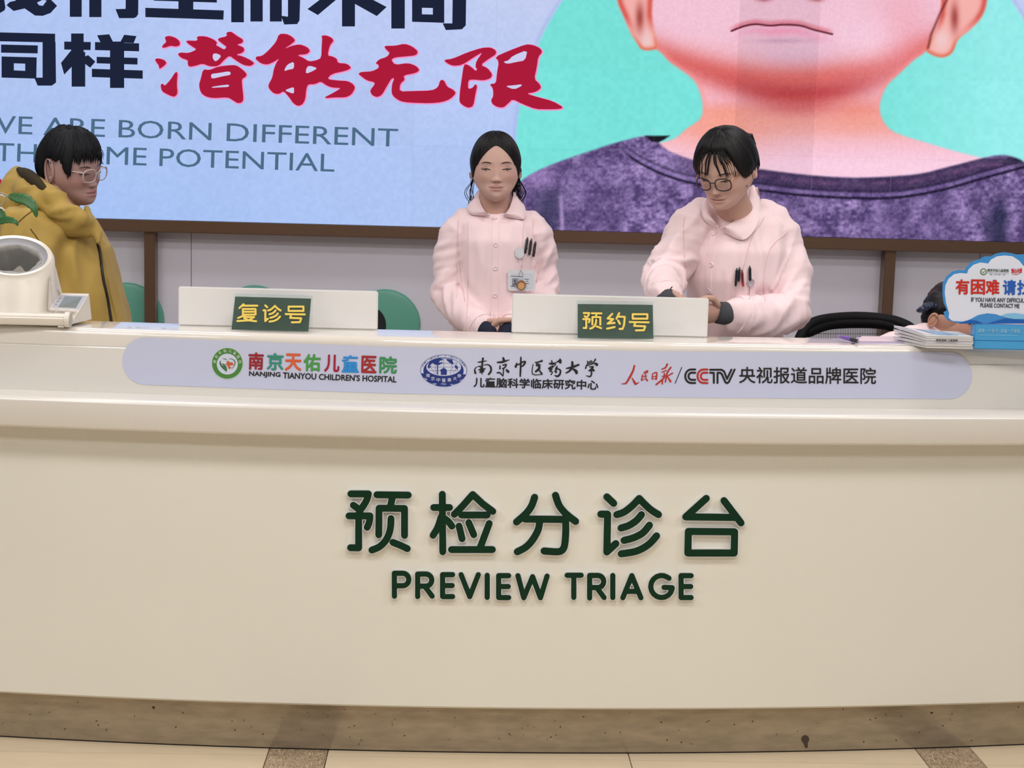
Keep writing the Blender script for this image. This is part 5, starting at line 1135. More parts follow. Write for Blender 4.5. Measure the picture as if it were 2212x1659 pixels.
ddisc(dr3, 166, 494, .008, .012).build('snap_button', mat('dark_snap', (40, 34, 26), .3, metal=.6), n3, smooth=True)
tr = MB()
for s in (-1, 1): tr.tube([J(140, 900, Y3)+Vector((0, s*.09, 0)), Vector((J(140, 900, Y3).x, Y3+s*.09, .1))], [.09, .07], 16)
tr.build('trousers', mat('dark_trousers', (40, 42, 50), .85), n3, smooth=True)
for s in (-1, 1):
    x_ = J(140, 900, Y3).x; MB().tube([(x_-.06, Y3+s*.09, .045), (x_+.02, Y3+s*.09, .045), (x_+.15, Y3+s*.09, .032)], [.042, .045, .03], 14).build('shoe', mat('grey_shoe', (80, 80, 84), .6), n3, smooth=True)

# ================= person 4: seated, head bowed behind the books
Y4 = 4.48
n4 = empty('person', (J(2090, 740, Y4).x, Y4+.1, 0)); tag(n4, 'person with head bowed low behind the pile of booklets, dark hair tied up', 'person')
mb = MB(); M4 = rotm(-62, 62, 24); s4 = .90; pos4 = J(2046, 694, Y4)
W4, f4, cols4 = head(n4, mb, M4, pos4, s4, (196, 148, 126))
mb.tube([J(2030, 706, Y4-.05), J(2058, 714, Y4-.05), J(2090, 722, Y4-.0), J(2120, 734, Y4+.05), J(2140, 800, Y4+.12), J(2150, 900, Y4+.2)], [.035, .046, .048, .055, .10, .12], 18)
ep = J(2015, 691, Y4-.10)
rm = rotm(-15, 0, 20)
mb.ellipsoid(ep, (.013, .007, .020), 16, 12, rm)
mb.tube([ep+rm @ Vector((.0115*cos(a), -.006, .0185*sin(a))) for a in [radians(-100+q*24) for q in range(13)]], [.0022+.0016*sin(pi*k/12) for k in range(13)], 8)
finish_body(n4, mb, cols4, (192, 142, 120))
hb = MB()
for c, r in ((J(2060, 660, Y4-.01), (.080, .085, .075)), (J(2030, 668, Y4-.035), (.05, .055, .055)), (J(2072, 640, Y4+.03), (.05, .06, .045)), (J(2006, 686, Y4-.045), (.022, .03, .024)), (J(2046, 682, Y4-.05), (.035, .045, .028))): hb.ellipsoid(c, r, 22, 16)
remesh(hb, 'hair', .006, M_hair, n4, 5, lambda c, n: .0025*noise.noise(Vector((c.x*60, c.y*30, c.z*110))))
sc = MB()
for k in range(10):
    a = 2*pi*k/10; sc.ellipsoid(J(2004, 665, Y4-.07)+Vector((.022*cos(a), .012*sin(a), .008*sin(a*1.5))), (.011, .011, .007), 10, 8, Matrix.Rotation(a, 3, 'Y'))
so = remesh(sc, 'hair_tie', .003, mat('navy_satin', (30, 40, 66), .35, bump=.4, bscale=150), None, 2); tag(so, 'navy satin scrunchie in the hair of the person with bowed head', 'hair tie')
ct = MB(); tq = Y4+.16
ct.tube([J(2128, 742, Y4+.12), J(2150, 800, Y4+.22), J(2150, 900, Y4+.25)], [.13, .16, .17], 22)
A4 = [J(2075, 760, Y4-.0), J(2005, 742, Y4-.06), J(1930, 752, Y4-.10), J(1890, 765, Y4-.12)]
ct.tube(A4, [.07, .050, .045, .038], 16)
ct.tube([J(1994, 716, Y4-.08), J(1975, 728, Y4-.10), J(1940, 745, Y4-.11)], [.028, .034, .03], 14)
remesh(ct, 'coat', .009, M_pink, n4, 4, folds([A4], .006, .004, 31))
tr = MB(); tr.tube([J(2150, 900, Y4+.25), J(2150, 900, Y4+.25)+Vector((0, 0, -.2)), Vector((J(2150, 900, Y4).x, Y4+.28, .51))], [.17, .16, .14], 20)
for s in (-1, 1):
    x_ = J(2150, 900, Y4).x+s*.09; tr.tube([(x_, Y4+.25, .47), (x_, Y4-.15, .47), (x_, Y4-.12, .1)], [.08, .065, .05], 14); MB().tube([(x_, Y4-.10, .04), (x_, Y4-.24, .03)], [.04, .03], 12).build('shoe', mat('white_shoe', (226, 222, 218), .5), n4, smooth=True)
remesh(tr, 'trousers', .014, mat('white_trousers', (222, 214, 214), .8), n4, 3)

# ------------------------------------------------------------------ furniture behind the counter
st = empty('stool', (J(2150, 900, Y4).x, Y4+.28, 0)); tag(st, 'round stool under the person with bowed head behind the counter', 'stool')
sx = st.location.x; sy = st.location.y
MB().tube([(sx, sy, .33), (sx, sy, .37)], [.18, .18], 28).build('seat', mat('black_vinyl', (30, 30, 34), .4), st, smooth=True, auto=40)
MB().tube([(sx, sy, .06), (sx, sy, .32)], [.03, .025], 14).build('column', mat('chrome', (180, 180, 184), .15, metal=1), st, smooth=True)
for k in range(5):
    a = 2*pi*k/5; MB().tube([(sx, sy, .07), (sx+.24*cos(a), sy+.24*sin(a), .035)], [.02, .014], 10).build('leg', mat('chrome', (180, 180, 184), .15, metal=1), st, smooth=True)
oc = empty('office_chair', (J(1854, 700, 5.4).x, 5.4, 0)); tag(oc, 'black mesh-back office chair behind the counter between the people', 'chair')
YO = 5.4; BK = mat('black_plastic', (8, 8, 11), .6, spec=.2)
arcpts = [(1722, 745), (1731, 716), (1752, 692), (1790, 681), (1854, 677), (1915, 682), (1950, 692), (1972, 706), (1986, 730), (1990, 760)]
bow = lambda x: .07*((x-1854)/130.)**2
P_ = [J(x, y+8, YO-bow(x)) for x, y in [(a.x, a.y) for a in catmull([(x, y, 0) for x, y in arcpts], 5)]]
MB().tube(P_, [.019]*len(P_), 12).build('back_frame', BK, oc, smooth=True)
tp = [J(x, y+10, YO-bow(x)) for x, y in ((1746, 706), (1790, 690), (1854, 686), (1915, 690), (1962, 708))]
MB().tube(catmull(tp, 5), .021, 12).build('top_rail', BK, oc, smooth=True)
mesh_ = MB()
for k in range(64):
    x = 1746+k*(1976-1746)/63; yt = np.interp(x, [p[0] for p in arcpts[1:-1]], [p[1] for p in arcpts[1:-1]])+12
    mesh_.tube([J(x, yt, YO-bow(x)+.004), J(x, 790, YO-bow(x)+.012), J(x, 960, YO-bow(x)+.0)], .0011, 4)
for k in range(16): mesh_.tube([J(x, 705+k*16, YO-bow(x)+.006) for x in range(1740, 1985, 30)], .0009, 4)
tag(mesh_.build('mesh_back', mat('grey_mesh', (60, 60, 64), .6), oc), kind='stuff')
MB().tube([J(1740, 960, YO), J(1854, 975, YO+.04), J(1975, 960, YO)], .018, 10).build('lower_rail', BK, oc, smooth=True)
ox = oc.location.x
MB().tube([(ox, YO-.25, .46), (ox, YO-.25, .50)], [.23, .23], 28, sq=1).build('seat', mat('black_fabric', (26, 27, 32), .9), oc, smooth=True)
MB().tube([(ox, YO+.03, .75), (ox, YO+.06, .55), (ox, YO-.1, .44)], [.022, .025, .03], 12).build('back_stem', BK, oc, smooth=True)
MB().tube([(ox, YO-.25, .08), (ox, YO-.25, .44)], [.03, .03], 14).build('column', mat('chrome', (180, 180, 184), .15, metal=1), oc, smooth=True)
for k in range(5):
    a = 2*pi*k/5+.3; l = MB().tube([(ox, YO-.25, .10), (ox+.28*cos(a), YO-.25+.28*sin(a), .065)], [.022, .015], 10).build('leg', BK, oc, smooth=True)
    MB().ellipsoid((ox+.28*cos(a), YO-.25+.28*sin(a), .028), (.028, .012, .028), 14, 10, Matrix.Rotation(a, 3, 'Z')).build('caster', BK, l, smooth=True)

# ------------------------------------------------------------------ white boards on the counter
M_board = mat('white_board', (228, 226, 224), .42, var=.015, scale=8)
def slab_px(name, L, Y, t, m, parent): return lay(name, [[L]], lambda x, y, o: atY(x, y, Y-o), 0, m, parent, thick=t)
def board(x0, y0, x1, y1, Y, label):
    zt = (atY(x0, y0, Y).z+atY(x1, y1, Y).z)/2; xa, xb = atY(x0, y0, Y).x, atY(x1, y1, Y).x
    e = empty('desk_board', ((xa+xb)/2, Y, TZ)); tag(e, label, 'board')
    MB().box((xa, Y-.006, TZ+.0002), (xb, Y+.006, zt)).build('board_panel', M_board, e, bev=.003)
    for xx in (xa+.03, xb-.08): MB().box((xx, Y+.0062, TZ+.0002), (xx+.05, Y+.012, TZ+.05)).build('support_bracket', M_board, e, bev=.001)
    return e
board(386, 620, 817, 627.5, 4.105, 'low white board standing on the counter behind the return-visit sign card')
board(1107, 637, 1531, 641, 4.112, 'low white board standing on the counter behind the booking sign card')

# ------------------------------------------------------------------ green table signs
M_card = mat('sign_card_green', (64, 94, 80), .35, var=.03); M_yl = mat('sign_yellow', (226, 198, 84), .4, var=.02)
M_acr = mat('clear_acrylic', (245, 250, 250), .03, trans=1.0, ior=1.3)
def signcard(c, label, words):
    """c: TL TR BR BL in px; bottom on the counter top, leaning back"""
    bl, br_ = atZ(*c[3], TZ+.003), atZ(*c[2], TZ+.003)
    tl = atY(*c[0], bl.y+.028); tr = atY(*c[1], br_.y+.028)
    e = empty('table_sign', (bl+br_)/2); tag(e, label, 'sign')
    nrm = (br_-bl).cross(tl-bl).normalized()
    if nrm.y > 0: nrm = -nrm
    def q(P, d0, d1): return [p+nrm*d for d in (d0, d1) for p in P]
    Fb = [(0, 1, 2, 3), (7, 6, 5, 4), (0, 4, 5, 1), (1, 5, 6, 2), (2, 6, 7, 3), (3, 7, 4, 0)]
    obj('card', q([bl, br_, tr, tl], -.0004, .0004), Fb, M_card, e)
    up = (tl-bl).normalized()*.008; sd = (br_-bl).normalized()*.003
    obj('acrylic_front', q([bl-sd, br_+sd, tr+sd+up, tl-sd+up], .0012, .0026), Fb, M_acr, e)
    bk = Vector((0, .045, 0)); b0 = Vector((bl.x, bl.y+.07, TZ+.0005)); b1 = Vector((br_.x, br_.y+.07, TZ+.0005))
    obj('acrylic_leg', q([b0-sd, b1+sd, tr+sd+up+Vector((0, .002, 0)), tl-sd+up+Vector((0, .002, 0))], -.0024, -.001), Fb, M_acr, e)
    def pl(x, y, off):
        d = ray(x, y); t = (bl-CP).dot(nrm)/d.dot(nrm); return CP+d*t+nrm*(off+.0027)
    lay('sign_lettering', words, pl, .0, M_yl, e)
    return e
P8 = lambda p: (360+p[0]/3.95, 590+p[1]/3.95)
P9 = lambda p: (1106+p[0]/2, 650+p[1]/2)
fu = [[(658, 268), (622, 300)], [(648, 280), (775, 280)], [(652, 308), (760, 308), (760, 356), (652, 356), (652, 308)], [(652, 332), (760, 332)], [(672, 360), (612, 385)], [(668, 376), (748, 378), (700, 405), (605, 411)], [(662, 384), (700, 405), (765, 413)]]
hao = [[(1042, 288), (1168, 288), (1168, 325), (1042, 325), (1042, 288)], [(1017, 352), (1180, 355)], [(1066, 355), (1055, 384), (1150, 388), (1138, 420), (1070, 422)]]
def mv(st, sx, sy, tx, ty): return [(['c'] if l[0] == 'c' else [])+[(q[0]*sx+tx, q[1]*sy+ty) for q in l if q != 'c'] for l in st]
zh = mv(ZHEN, (980-815)/(925-60), (425-268)/(1010-150), 815-60*.1907+3, 268-150*.1826)
wd = strokes(fu+zh+hao, 4.4, P8, 1)
signcard([(508, 640.5), (672, 645), (666, 716.5), (500, 712)], 'green table sign card with yellow lettering in front of the left white board', wd)
yu = mv(YU, (389-303)/(1165-130), (127-52)/(1150-150), 303-130*.0831, 50-150*.075)
yue = [[(432, 57), (412, 77), (436, 80), (412, 99), (442, 96)], [(410, 121), (442, 114)], [(462, 54), (450, 78)], [(458, 69), (486, 70), (483, 105), (476, 122), (464, 122)], [(457, 86), (465, 100)]]
hao2 = mv(hao, (592-505)/(1185-1012), (130-57)/(425-285), 505-1012*.503, 57-285*.521)
wd2 = strokes(yu+yue+hao2, 4.4, P9, 1)
signcard([(1248, 656.5), (1410, 658.5), (1411.5, 732), (1248, 730.5)], 'green table sign card with yellow lettering in front of the right white board', wd2)

# ------------------------------------------------------------------ blood pressure monitor
bp = empty('blood_pressure_monitor', atZ(60, 700, TZ)); tag(bp, 'white arm-in blood pressure monitor with cuff tunnel and tilted display on counter', 'medical device')
M_w = mat('white_abs', (226, 219, 208), .3, var=.012, coat=.1); M_g = mat('grey_abs', (170, 170, 172), .4); 
YM = 3.99
Xp = lambda px: atY(px, 700, YM).x
Zp = lambda py, px=60: atY(px, py, YM).z
# base body: profile in depth, running left-right
xl, xr = Xp(-230), Xp(143)
xr2 = atY(197, 690, 4.20).x
zb0 = TZ+.004
base = MB()
def prism(prof, xa, xb, sk=0): return [[Vector((xa, y, z)) for y, z in prof], [Vector((xb+sk*(y-prof[0][0]), y, z)) for y, z in prof]]
zt0 = Zp(676)
prof = [(YM-.012, zb0), (YM-.020, zb0+.010), (YM-.020, zt0-.008), (YM-.012, zt0), (4.125, zt0), (4.125, zb0)]
MB().loft(prism(prof, xl, Xp(150), .06)).build('base', M_w, bp, bev=.003)
MB().tube([(Xp(143), YM-.004, (zb0+zt0)/2+.001), (Xp(153), YM-.004, (zb0+zt0)/2+.001)], [.0195, .0195], 30, ends=False).build('end_roll', M_w, bp, smooth=True, auto=40)
MB().tube([(Xp(153), YM-.004, (zb0+zt0)/2+.001), (Xp(154.5), YM-.004, (zb0+zt0)/2+.001)], [.0165, .0165], 30, ends=False).build('end_cap', mat('grey_cap', (186, 182, 172), .4), bp, smooth=True, auto=40)
for px in (134,):
    MB().box((Xp(px)-.008, YM-.012, TZ+.0002), (Xp(px)+.008, YM+.008, zb0+.002)).build('foot', M_w, bp, bev=.001)
for px in (-200,): MB().box((Xp(px)-.008, YM-.012, TZ+.0002), (Xp(px)+.008, YM+.008, zb0+.002)).build('foot', M_w, bp, bev=.001)
MB().box((Xp(-200), 4.07, TZ+.0002), (Xp(120), 4.10, zb0+.002)).build('foot', M_w, bp)
# display wedge
q = lambda px, py, Y: atY(px, py, Y)
TLd, TRd, BRd, BLd = q(130, 633, 4.125), q(192.5, 634.5, 4.13), q(172, 669.5, 4.025), q(108, 666, 4.015)
low = [Vector((p.x, p.y, zb0+.004)) for p in (TLd, TRd, BRd, BLd)]
tip = q(199, 684, 4.215)
Vw = [TLd, TRd, BRd, BLd] + low + [Vector((TRd.x+.008, TRd.y, zb0+.03))]
obj('display_housing', [TLd, TRd, BRd, BLd, low[0], Vector((TRd.x+.006, TRd.y, zb0+.004)), Vector((Xp(152), BRd.y-.03, zb0+.004)), low[3]], [(0, 1, 2, 3), (7, 6, 5, 4), (0, 4, 5, 1), (1, 5, 6, 2), (2, 6, 7, 3), (3, 7, 4, 0)], M_w, bp)
nd = (BRd-BLd).cross(TLd-BLd).normalized(); nd = nd if nd.z > 0 else -nd
def dq(u0, v0, u1, v1, h):
    f = lambda u, v: (BLd.lerp(BRd, u)).lerp(TLd.lerp(TRd, u), v)+nd*h
    P = [f(u0, v0), f(u1, v0), f(u1, v1), f(u0, v1)]; return P+[p-nd*(h+.001) for p in P], [(0, 1, 2, 3), (7, 6, 5, 4), (0, 4, 5, 1), (1, 5, 6, 2), (2, 6, 7, 3), (3, 7, 4, 0)]
v_, f_ = dq(.04, .04, .97, .86, .0006); obj('display_bezel', v_, f_, mat('bezel_grey', (176, 178, 186), .35), bp)
v_, f_ = dq(.24, .09, .84, .78, .0012); obj('display_glass', v_, f_, mat('lcd_grey', (126, 134, 132), .12), bp)
for k in range(3): v_, f_ = dq(.09, .18+.2*k, .18, .26+.2*k, .0012); obj('button', v_, f_, mat('button_grey', (146, 148, 156), .4), bp)
for a, b in ((-.0, .2), (.28, .55), (.62, .9)): v_, f_ = dq(a, -.12, b, -.05, .001); obj('button', v_, f_, mat('button_light', (206, 200, 196), .4), bp)
# cuff tunnel housing: tapered cylinder, axis tilted toward the viewer
oc_ = q(30, 556, 4.08); ax = Vector((.10, -.62, .78)).normalized()
u_ = Vector((1, 0, 0)); u_ = (u_-ax*u_.dot(ax)).normalized(); v2 = ax.cross(u_)
ro = 84*4.08/F
def ring_t(c, r, n=56, el=1.0): return [c+u_*(r*cos(2*pi*k/n))+v2*(r*el*sin(2*pi*k/n)) for k in range(n)]
def ring_h(px, Y, z, rx, ry, n=56): return [Vector((atY(px, 650, Y).x+rx*cos(2*pi*k/n), Y+ry*sin(2*pi*k/n), z)) for k in range(n)]
el = .80
top_r = ring_t(oc_, ro, el=el); zl = zt0-.001
body_r = []
lowr = ring_h(32, 4.085, zl, 92*4.08/F, .098)
# align ring start directions: both start at +x
v2s = 1 if v2.y > 0 else -1
top_s = [oc_+u_*(ro*cos(2*pi*k/56))+v2*(v2s*ro*el*sin(2*pi*k/56)) for k in range(56)]
rgs = [[a.lerp(b, t) for a, b in zip(lowr, top_s)] for t in (0, .03, .35, .7, .97)]
rgs += [[p+ax*.004-(p-oc_).normalized()*.003 for p in top_s], [oc_+ax*.008+(p-oc_)*.94 for p in top_s], [oc_+ax*.006+(p-oc_)*.84 for p in top_s]]
MB().loft(rgs, caps=False).build('cuff_housing', M_w, bp, smooth=True, auto=60)
ins = [[oc_+ax*.0055+(p-oc_)*.84 for p in top_s], [oc_-ax*.002+(p-oc_)*.78 for p in top_s], [oc_-ax*.006+(p-oc_)*.68 for p in top_s]]
MB().loft(ins, caps=False).build('tunnel_ring', mat('ring_grey', (176, 176, 182), .35), bp, smooth=True, auto=50)
cu = [[oc_-ax*(.006+.0*t)+(p-oc_)*(.68+.01*math.sin(5*k)) for k, p in enumerate(top_s)]]
for d, sc_ in ((.004, .63), (.02, .60), (.05, .54), (.09, .50), (.13, .48)):
    cu.append([oc_-ax*d+(p-oc_)*(sc_+.035*math.sin(k*2*pi/56*5)+.012*math.sin(k*2*pi/56*13)) for k, p in enumerate(top_s)])
MB().loft(cu, caps=False).build('fabric_cuff', mat('grey_cuff', (158, 156, 152), .8, bump=.3), bp, smooth=True)
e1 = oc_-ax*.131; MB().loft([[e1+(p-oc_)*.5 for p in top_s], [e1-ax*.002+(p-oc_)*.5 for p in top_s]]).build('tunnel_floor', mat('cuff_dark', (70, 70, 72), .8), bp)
kb = q(61, 522, 4.16); MB().box((kb.x-.011, kb.y-.008, kb.z-.003), (kb.x+.012, kb.y+.008, kb.z+.005)).build('latch', mat('latch_navy', (26, 30, 48), .4), bp, bev=.001)
# side fairing between tunnel and display
obj('side_fairing', [q(106, 600, 4.05), q(128, 636, 4.12), q(112, 668, 4.03), q(104, 668, 4.01), q(120, 575, 4.11), q(136, 640, 4.13), q(128, 668, 4.13)], [(0, 3, 2, 1), (0, 1, 5, 4), (1, 2, 6, 5)], M_w, bp)

# ------------------------------------------------------------------ plant at the left edge
pt = empty('potted_plant', Vector((-1.52, 4.02, TZ))); tag(pt, 'green broad-leaved plant reaching in over the monitor at left', 'plant')
px_ = -1.52; py_ = 4.03
MB().loft([el_ring(Vector((px_, py_, z)), r, r, p=2) for z, r in ((TZ+.0003, .055), (TZ+.11, .075), (TZ+.12, .078), (TZ+.12, .07), (TZ+.10, .068))]).build('pot', mat('white_pot', (220, 216, 208), .3), pt, smooth=True, auto=40)
MB().loft([el_ring(Vector((px_, py_, z)), .067, .067, p=2) for z in (TZ+.095, TZ+.105)]).build('soil', mat('soil', (52, 40, 30), .95, bump=.8), pt)
M_leaf = mat('leaf_green', (44, 96, 48), .45, var=.2, scale=30, bump=.2, bscale=60); M_stem = mat('stem_brown', (150, 140, 120), .6)
def leaf(P, w, nm='leaf'):
    Q = catmull(P, 6); n = len(Q); rings = []
    for i, p in enumerate(Q):
        t = i/(n-1); ww = w*math.sin(pi*min(1, t**.8*.98+.01))**.75*(1+.10*math.sin(i*2.1)); d = (Q[min(i+1, n-1)]-Q[max(i-1, 0)]).normalized()
        sd = d.cross(Vector((0, -1, .35)).normalized()).normalized(); up = Vector((0, -.4, .5)).normalized()
        L = [p-sd*ww+up*.18*ww, p-sd*ww*.5+up*.10*ww, p-up*.04*ww, p+sd*ww*.5+up*.10*ww, p+sd*ww+up*.18*ww]; rings.append(L+[v-Vector((0, -.0006, 0))*-1 for v in L[::-1]])
    return MB().loft(rings).build(nm, M_leaf, pt, smooth=True)
YL = 3.95
root_ = Vector((px_, py_, TZ+.10))
j1 = J(-60, 440, YL); j2 = J(-50, 520, YL)
MB().tube(catmull([root_, Vector((px_+.01, py_, TZ+.2)), J(-110, 500, YL), j1, J(-10, 416, YL), J(18, 424, YL)], 5), [.006]*8+[.004]*10+[.0022]*8, 8).build('stem', M_stem, pt, smooth=True)
MB().tube(catmull([J(-90, 470, YL), J(-40, 470, YL), J(6, 440, YL), J(14, 422, YL)], 5), .0018, 6).build('stem', M_stem, pt, smooth=True)
leaf([J(18, 423, YL), J(36, 428, YL-.01), J(58, 434, YL-.02), J(74, 450, YL-.03), J(79, 470, YL-.03)], .0135)
leaf([J(-40, 462, YL), J(-14, 460, YL), J(4, 466, YL), J(11, 474, YL)], .013)
leaf([J(-40, 490, YL), J(-10, 482, YL), J(14, 476, YL-.01), J(32, 479, YL-.02), J(39, 488, YL-.02)], .009)
leaf([J(-90, 440, YL), J(-60, 420, YL), J(-30, 415, YL), J(-12, 420, YL)], .015)
leaf([J(-120, 500, YL), J(-90, 480, YL), J(-60, 478, YL), J(-30, 490, YL)], .016)
for px, py in ((4, 424), (2, 452)): MB().tube([J(px-8, py-2, YL), J(px, py-3, YL), J(px+10, py+3, YL)], [.001, .003, .001], 6).build('dry_tip', mat('dry_tip', (206, 200, 190), .7), pt, smooth=True)

# ------------------------------------------------------------------ cloud sign at the right
YC = 3.99
cs = empty('cloud_sign', J(2180, 741, YC)); tag(cs, 'blue and white cloud-shaped help sign standing at the right end of counter', 'sign')
ZR = lambda L: [(1680+x/4.158, 520+y/4.158) for x, y in L]
out = ZR([(1545, 720), (1500, 690), (1490, 640), (1520, 625), (1490, 560), (1478, 470), (1482, 380), (1515, 320), (1570, 275), (1630, 262), (1680, 265), (1690, 240), (1740, 190), (1810, 165), (1860, 140), (1915, 140), (1960, 115), (2030, 102), (2100, 112), (2150, 125), (2260, 115), (2400, 160), (2480, 240), (2600, 290), (2680, 420), (2660, 600), (2600, 745), (1640, 745)])
inn_ = ZR([(1560, 715), (1535, 690), (1540, 650), (1530, 620), (1512, 560), (1500, 470), (1506, 400), (1535, 340), (1585, 300), (1640, 290), (1700, 295), (1715, 255), (1760, 215), (1820, 195), (1890, 205), (1915, 170), (1970, 140), (2040, 132), (2110, 140), (2170, 180), (2205, 225), (2300, 200), (2400, 230), (2470, 300), (2580, 340), (2640, 430), (2620, 600), (2560, 744), (1650, 744)])
cf = lambda x, y, o: atY(x, y, YC-o)
M_cb = mat('cloud_blue', (58, 138, 204), .35, var=.02)
lay('sign_board', [[out]], cf, 0, M_cb, cs, thick=.005)
lay('white_panel', [[inn_]], cf, .0054, mat('cloud_white', (214, 220, 236), .35, var=.01), cs)
lay('wave_print', [[ZR([(1545, 720), (1600, 722), (1680, 728), (1740, 700), (1800, 668), (1880, 652), (1960, 660), (2040, 690), (2130, 705), (2212, 700), (2400, 690), (2560, 720), (2560, 744), (1640, 744)])]], cf, .0062, mat('wave_mid', (66, 138, 206), .35), cs)
lay('wave_print', [[ZR([(2000, 672), (2060, 655), (2130, 650), (2212, 662), (2300, 680), (2400, 690), (2212, 704), (2120, 704), (2050, 690)])]], cf, .0070, mat('wave_light', (126, 186, 226), .35), cs)
lay('wave_print', [[ZR([(1880, 744), (1960, 720), (2040, 700), (2120, 704), (2212, 712), (2400, 716), (2560, 744)])]], cf, .0078, mat('wave_deep', (24, 92, 176), .35), cs)
lay('wave_print', [[ZR([(1620, 742), (1660, 728), (1720, 712), (1780, 716), (1830, 735), (1850, 744)])]], cf, .0074, mat('wave_deep', (24, 92, 176), .35), cs)
M_cr = mat('help_red', (196, 42, 34), .4); M_cbl = mat('help_blue', (32, 92, 184), .4)
for ch, a, b, m_ in (('有', 2065, 2093, M_cr), ('困', 2098, 2127, M_cr), ('难', 2130, 2158, M_cr), ('请', 2167, 2194, M_cbl), ('找', 2198, 2226, M_cbl), ('我', 2230, 2258, M_cbl)):
    text('help_character', ch, (a, 635+(a-2065)*.012), (b, 635.3+(a-2065)*.012), 31, cf, .0062, m_, cs, bold=1.0)
M_ck = mat('help_black', (46, 50, 60), .5)
words('help_word', 'IF YOU HAVE ANY DIFFICULTIES', (2098, 651.5), (2228, 654), 9, cf, .0062, M_ck, cs, bold=.25)
words('help_word', 'PLEASE CONTACT ME', (2118, 663.5), (2202, 665.5), 8.6, cf, .0062, M_ck, cs, bold=.25)
rgm = lay('small_emblem', [[disc(2124.5, 587, 7.3)]], cf, .0062, mat('emblem_green', (92, 120, 66), .4), cs)
lay('small_emblem_centre', [[disc(2124.5, 587, 5)]], cf, .0066, mat('cloud_white', (214, 220, 236), .35), rgm)
lay('small_emblem_mark', strokes([[(2121.5, 586), (2124, 589.5), (2128, 585)]], 1.5), cf, .0070, mat('emblem_green', (92, 120, 66), .4), rgm)
text('small_title', '南京天佑儿童医院', (2133, 586.5), (2179, 587.5), 6, cf, .0062, mat('title_green', (84, 104, 84), .5), cs, bold=.15)
text('small_subtitle', 'NANJING TIANYOU CHILDREN', (2133, 590.3), (2179, 591), 1.8, cf, .0062, M_ck, cs)
text('small_subtitle', '康复一个孩子 幸福一个家庭', (2138, 594.3), (2172, 595), 3, cf, .0062, M_ck, cs)
text('ambassador_script', '爱心大使', (2185, 590), (2208, 589), 9.5, cf, .0062, mat('script_red', (206, 48, 60), .45), cs, bold=.4)
lay('script_swash', strokes([[(2186, 592, .6), (2196, 593, 1.6), (2204, 590, .6)]]), cf, .0062, mat('script_red', (206, 48, 60), .45), cs)
bx0 = atY(2103, 720, YC-.005).x; zt_ = atY(2103, 700, YC-.005).z
sb = MB().box((bx0, YC-.012, TZ+.0003), (bx0+.40, YC+.022, zt_)).build('sign_base', mat('base_blue', (72, 156, 212), .25, var=.03), cs, bev=.002)
c8 = lambda x, y, o: atY(x, y, YC-.0122-o)
M_bt = mat('base_text', (146, 200, 234), .4)
text('base_lettering', '康复一个孩子', (2113, 718), (2156, 718.6), 8.5, c8, .0003, M_bt, sb, bold=.2); text('base_lettering', '幸福一个家庭', (2161, 718.7), (2204, 719.3), 8.5, c8, .0003, M_bt, sb, bold=.2)
lay('base_rule', strokes([[(2116, 723.5), (2200, 724.5)]], .8), c8, .0003, M_bt, sb)
lay('base_groove', strokes([[(2106, 735), (2212, 737)]], 1.2), c8, .0003, mat('base_dark', (34, 100, 160), .3), sb)

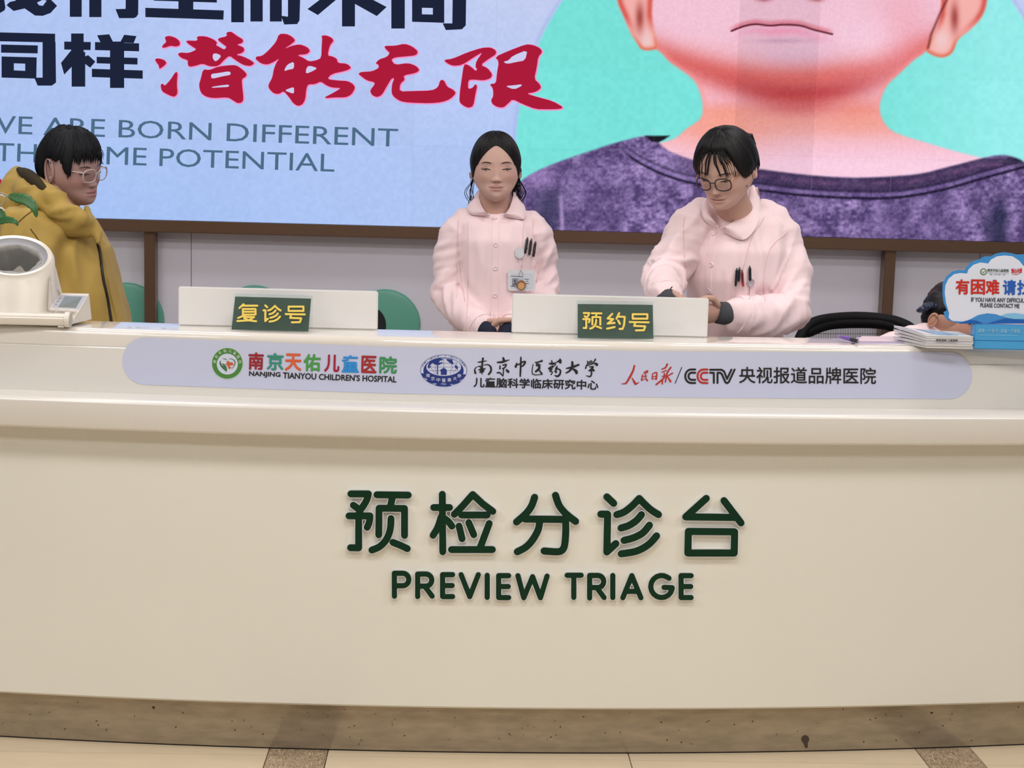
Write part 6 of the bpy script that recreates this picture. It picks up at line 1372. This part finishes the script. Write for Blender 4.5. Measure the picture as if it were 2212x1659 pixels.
# ------------------------------------------------------------------ booklets, papers, pen
M_pg = mat('page_edges', (206, 204, 206), .7, var=.10, scale=30, stretch=(.2, .2, 40)); M_cv = mat('booklet_cover', (226, 228, 234), .35, var=.02)
def pq(px, py, z): return atZ(px, py, z)
Yb0 = 3.965
XA, XB = atY(2000, 738, Yb0).x, atY(2103, 740, Yb0).x
n_b = 5; th_ = (atY(2040, 725.5, Yb0).z-TZ-.0005)/n_b
XA0 = atY(1932, 720, 4.09).x
for k in range(n_b):
    z0 = TZ+.0005+k*th_; jit = random.Random(k).uniform(-.002, .002)
    e = empty('booklet', ((XA+XB)/2, 4.03, z0))
    lb = {1: 'white booklet second from the bottom of the pile beside the cloud sign', 3: 'white booklet just below the top one of the pile beside the cloud sign', 0: 'white booklet at the bottom of the pile beside the cloud sign', 4: 'white and pale blue booklet on top of the pile beside the cloud sign', 2: 'white booklet with grey spine lettering in the middle of the pile'}.get(k, 'white booklet within the pile beside the cloud sign')
    tag(e, lb, 'booklet', 'booklets in the pile')
    def sheet(z, thk, ins):
        # curled left part, flat right part; footprint a rotated quad
        xs = np.linspace(0, 1, 9); V = []; Fq = []
        for y_, t in ((Yb0+jit+ins, 0), (4.10+jit-ins, 1)):
            xl_ = XA+jit+ins if t == 0 else XA0+jit+ins
            for u in xs:
                X_ = xl_+(XB+jit-ins-xl_)*u; c_ = .012*(k/(n_b-1))*max(0, 1-u*1.5)**1.4*t
                V.append((X_, y_, z+c_)); V.append((X_, y_, z+thk+c_))
        m_ = len(xs)
        for i in range(m_-1):
            a, b = i*2, (i+1)*2; A_, B_ = a+m_*2, b+m_*2
            Fq += [(a, b, b+1, a+1), (A_+1, B_+1, B_, A_), (a+1, b+1, B_+1, A_+1), (a, A_, B_, b)]
        Fq += [(0, 1, m_*2+1, m_*2), (m_*2-2, m_*4-2, m_*4-1, m_*2-1)]
        return V, Fq
    v_, f_ = sheet(z0+.0003, th_-.0010, .0012); obj('pages', v_, f_, M_pg, e)
    v_, f_ = sheet(z0+th_-.0006, .0005, 0); obj('cover', v_, f_, M_cv, e)
    if k == 4:
        ztop = z0+th_+.0002
        def tp(u, v): xl_ = XA+(XA0-XA)*v; return Vector((xl_+(XB-xl_)*u, Yb0+(4.10-Yb0)*v, ztop+.012*max(0, 1-u*1.5)**1.4*v+.0004))
        def quad(nm, a, b, m_):
            us = np.linspace(a, b, 6); V = [tp(u, v) for u in us for v in (.12, .5, .92)]; obj(nm, V, [(i*3+j, (i+1)*3+j, (i+1)*3+j+1, i*3+j+1) for i in range(5) for j in range(2)], m_, e)
        quad('cover_print', .30, .62, mat('cover_blue', (150, 184, 220), .4, var=.12, scale=60)); quad('cover_print', .66, .74, mat('cover_sky', (176, 206, 232), .4)); quad('cover_print', .05, .26, mat('cover_blush', (222, 212, 222), .4, var=.06, scale=60))
    if k == 2:
        text('spine_lettering', '康复指南 儿童健康', (2022, 736.5), (2069, 737.3), 3.6, lambda x, y, o: atY(x, y, Yb0-.003-o), .0, mat('spine_grey', (90, 88, 96), .6), e, bold=.3)
def paper(pts, z, m_, label, nm='folder', t=.0012, grp=None):
    P = [atZ(x, y, z) for x, y in pts]; V = P+[p-Vector((0, 0, t)) for p in P]; n = len(P)
    o = obj(nm, V, [tuple(range(n)), tuple(range(2*n-1, n-1, -1))]+[(i, i+n, (i+1) % n+n, (i+1) % n) for i in range(n)], m_, None); tag(o, label, 'paper', grp); return o
paper([(1846, 742.5), (1995, 745), (2012, 733), (1870, 730)], TZ+.0016, mat('paper_white', (226, 222, 224), .5), 'white sheet of paper lying lowest under the purple pen', 'paper_sheet')
paper([(1838, 740), (1988, 741), (2004, 729.5), (1852, 728)], TZ+.0036, mat('folder_lilac', (186, 170, 206), .3), 'lilac plastic folder under the purple pen', 'folder', .0016)
paper([(1850, 736.5), (1985, 737.5), (1996, 727), (1862, 726)], TZ+.0056, mat('paper_pink', (226, 206, 214), .5), 'pale pink paper sheet on the lilac folder', 'paper_sheet', .0015)
pa, pbb = atZ(1814, 727, TZ+.012), atZ(1856, 738, TZ+.0105); pd = (pbb-pa).normalized()
pn = empty('pen', (pa+pbb)/2); tag(pn, 'purple ballpoint pen with black grip lying on the papers', 'pen'); Lp = (pbb-pa).length
MB().tube([pa+pd*.004, pa+pd*Lp*.62], [.0048, .0052], 14).build('pen_barrel', mat('pen_purple', (110, 78, 176), .25), pn, smooth=True)
MB().tube([pa+pd*Lp*.62, pa+pd*Lp*.90], [.0056, .0052], 14).build('pen_grip', mat('pen_grip', (34, 32, 40), .6), pn, smooth=True)
MB().tube([pa+pd*Lp*.90, pbb], [.0042, .0012], 12).build('pen_tip', mat('pen_tip_silver', (186, 186, 196), .25, metal=.8), pn, smooth=True)
MB().tube([pa-pd*.006, pa+pd*.004], [.0026, .003], 10).build('pen_button', mat('pen_tip_silver', (186, 186, 196), .25, metal=.8), pn, smooth=True)
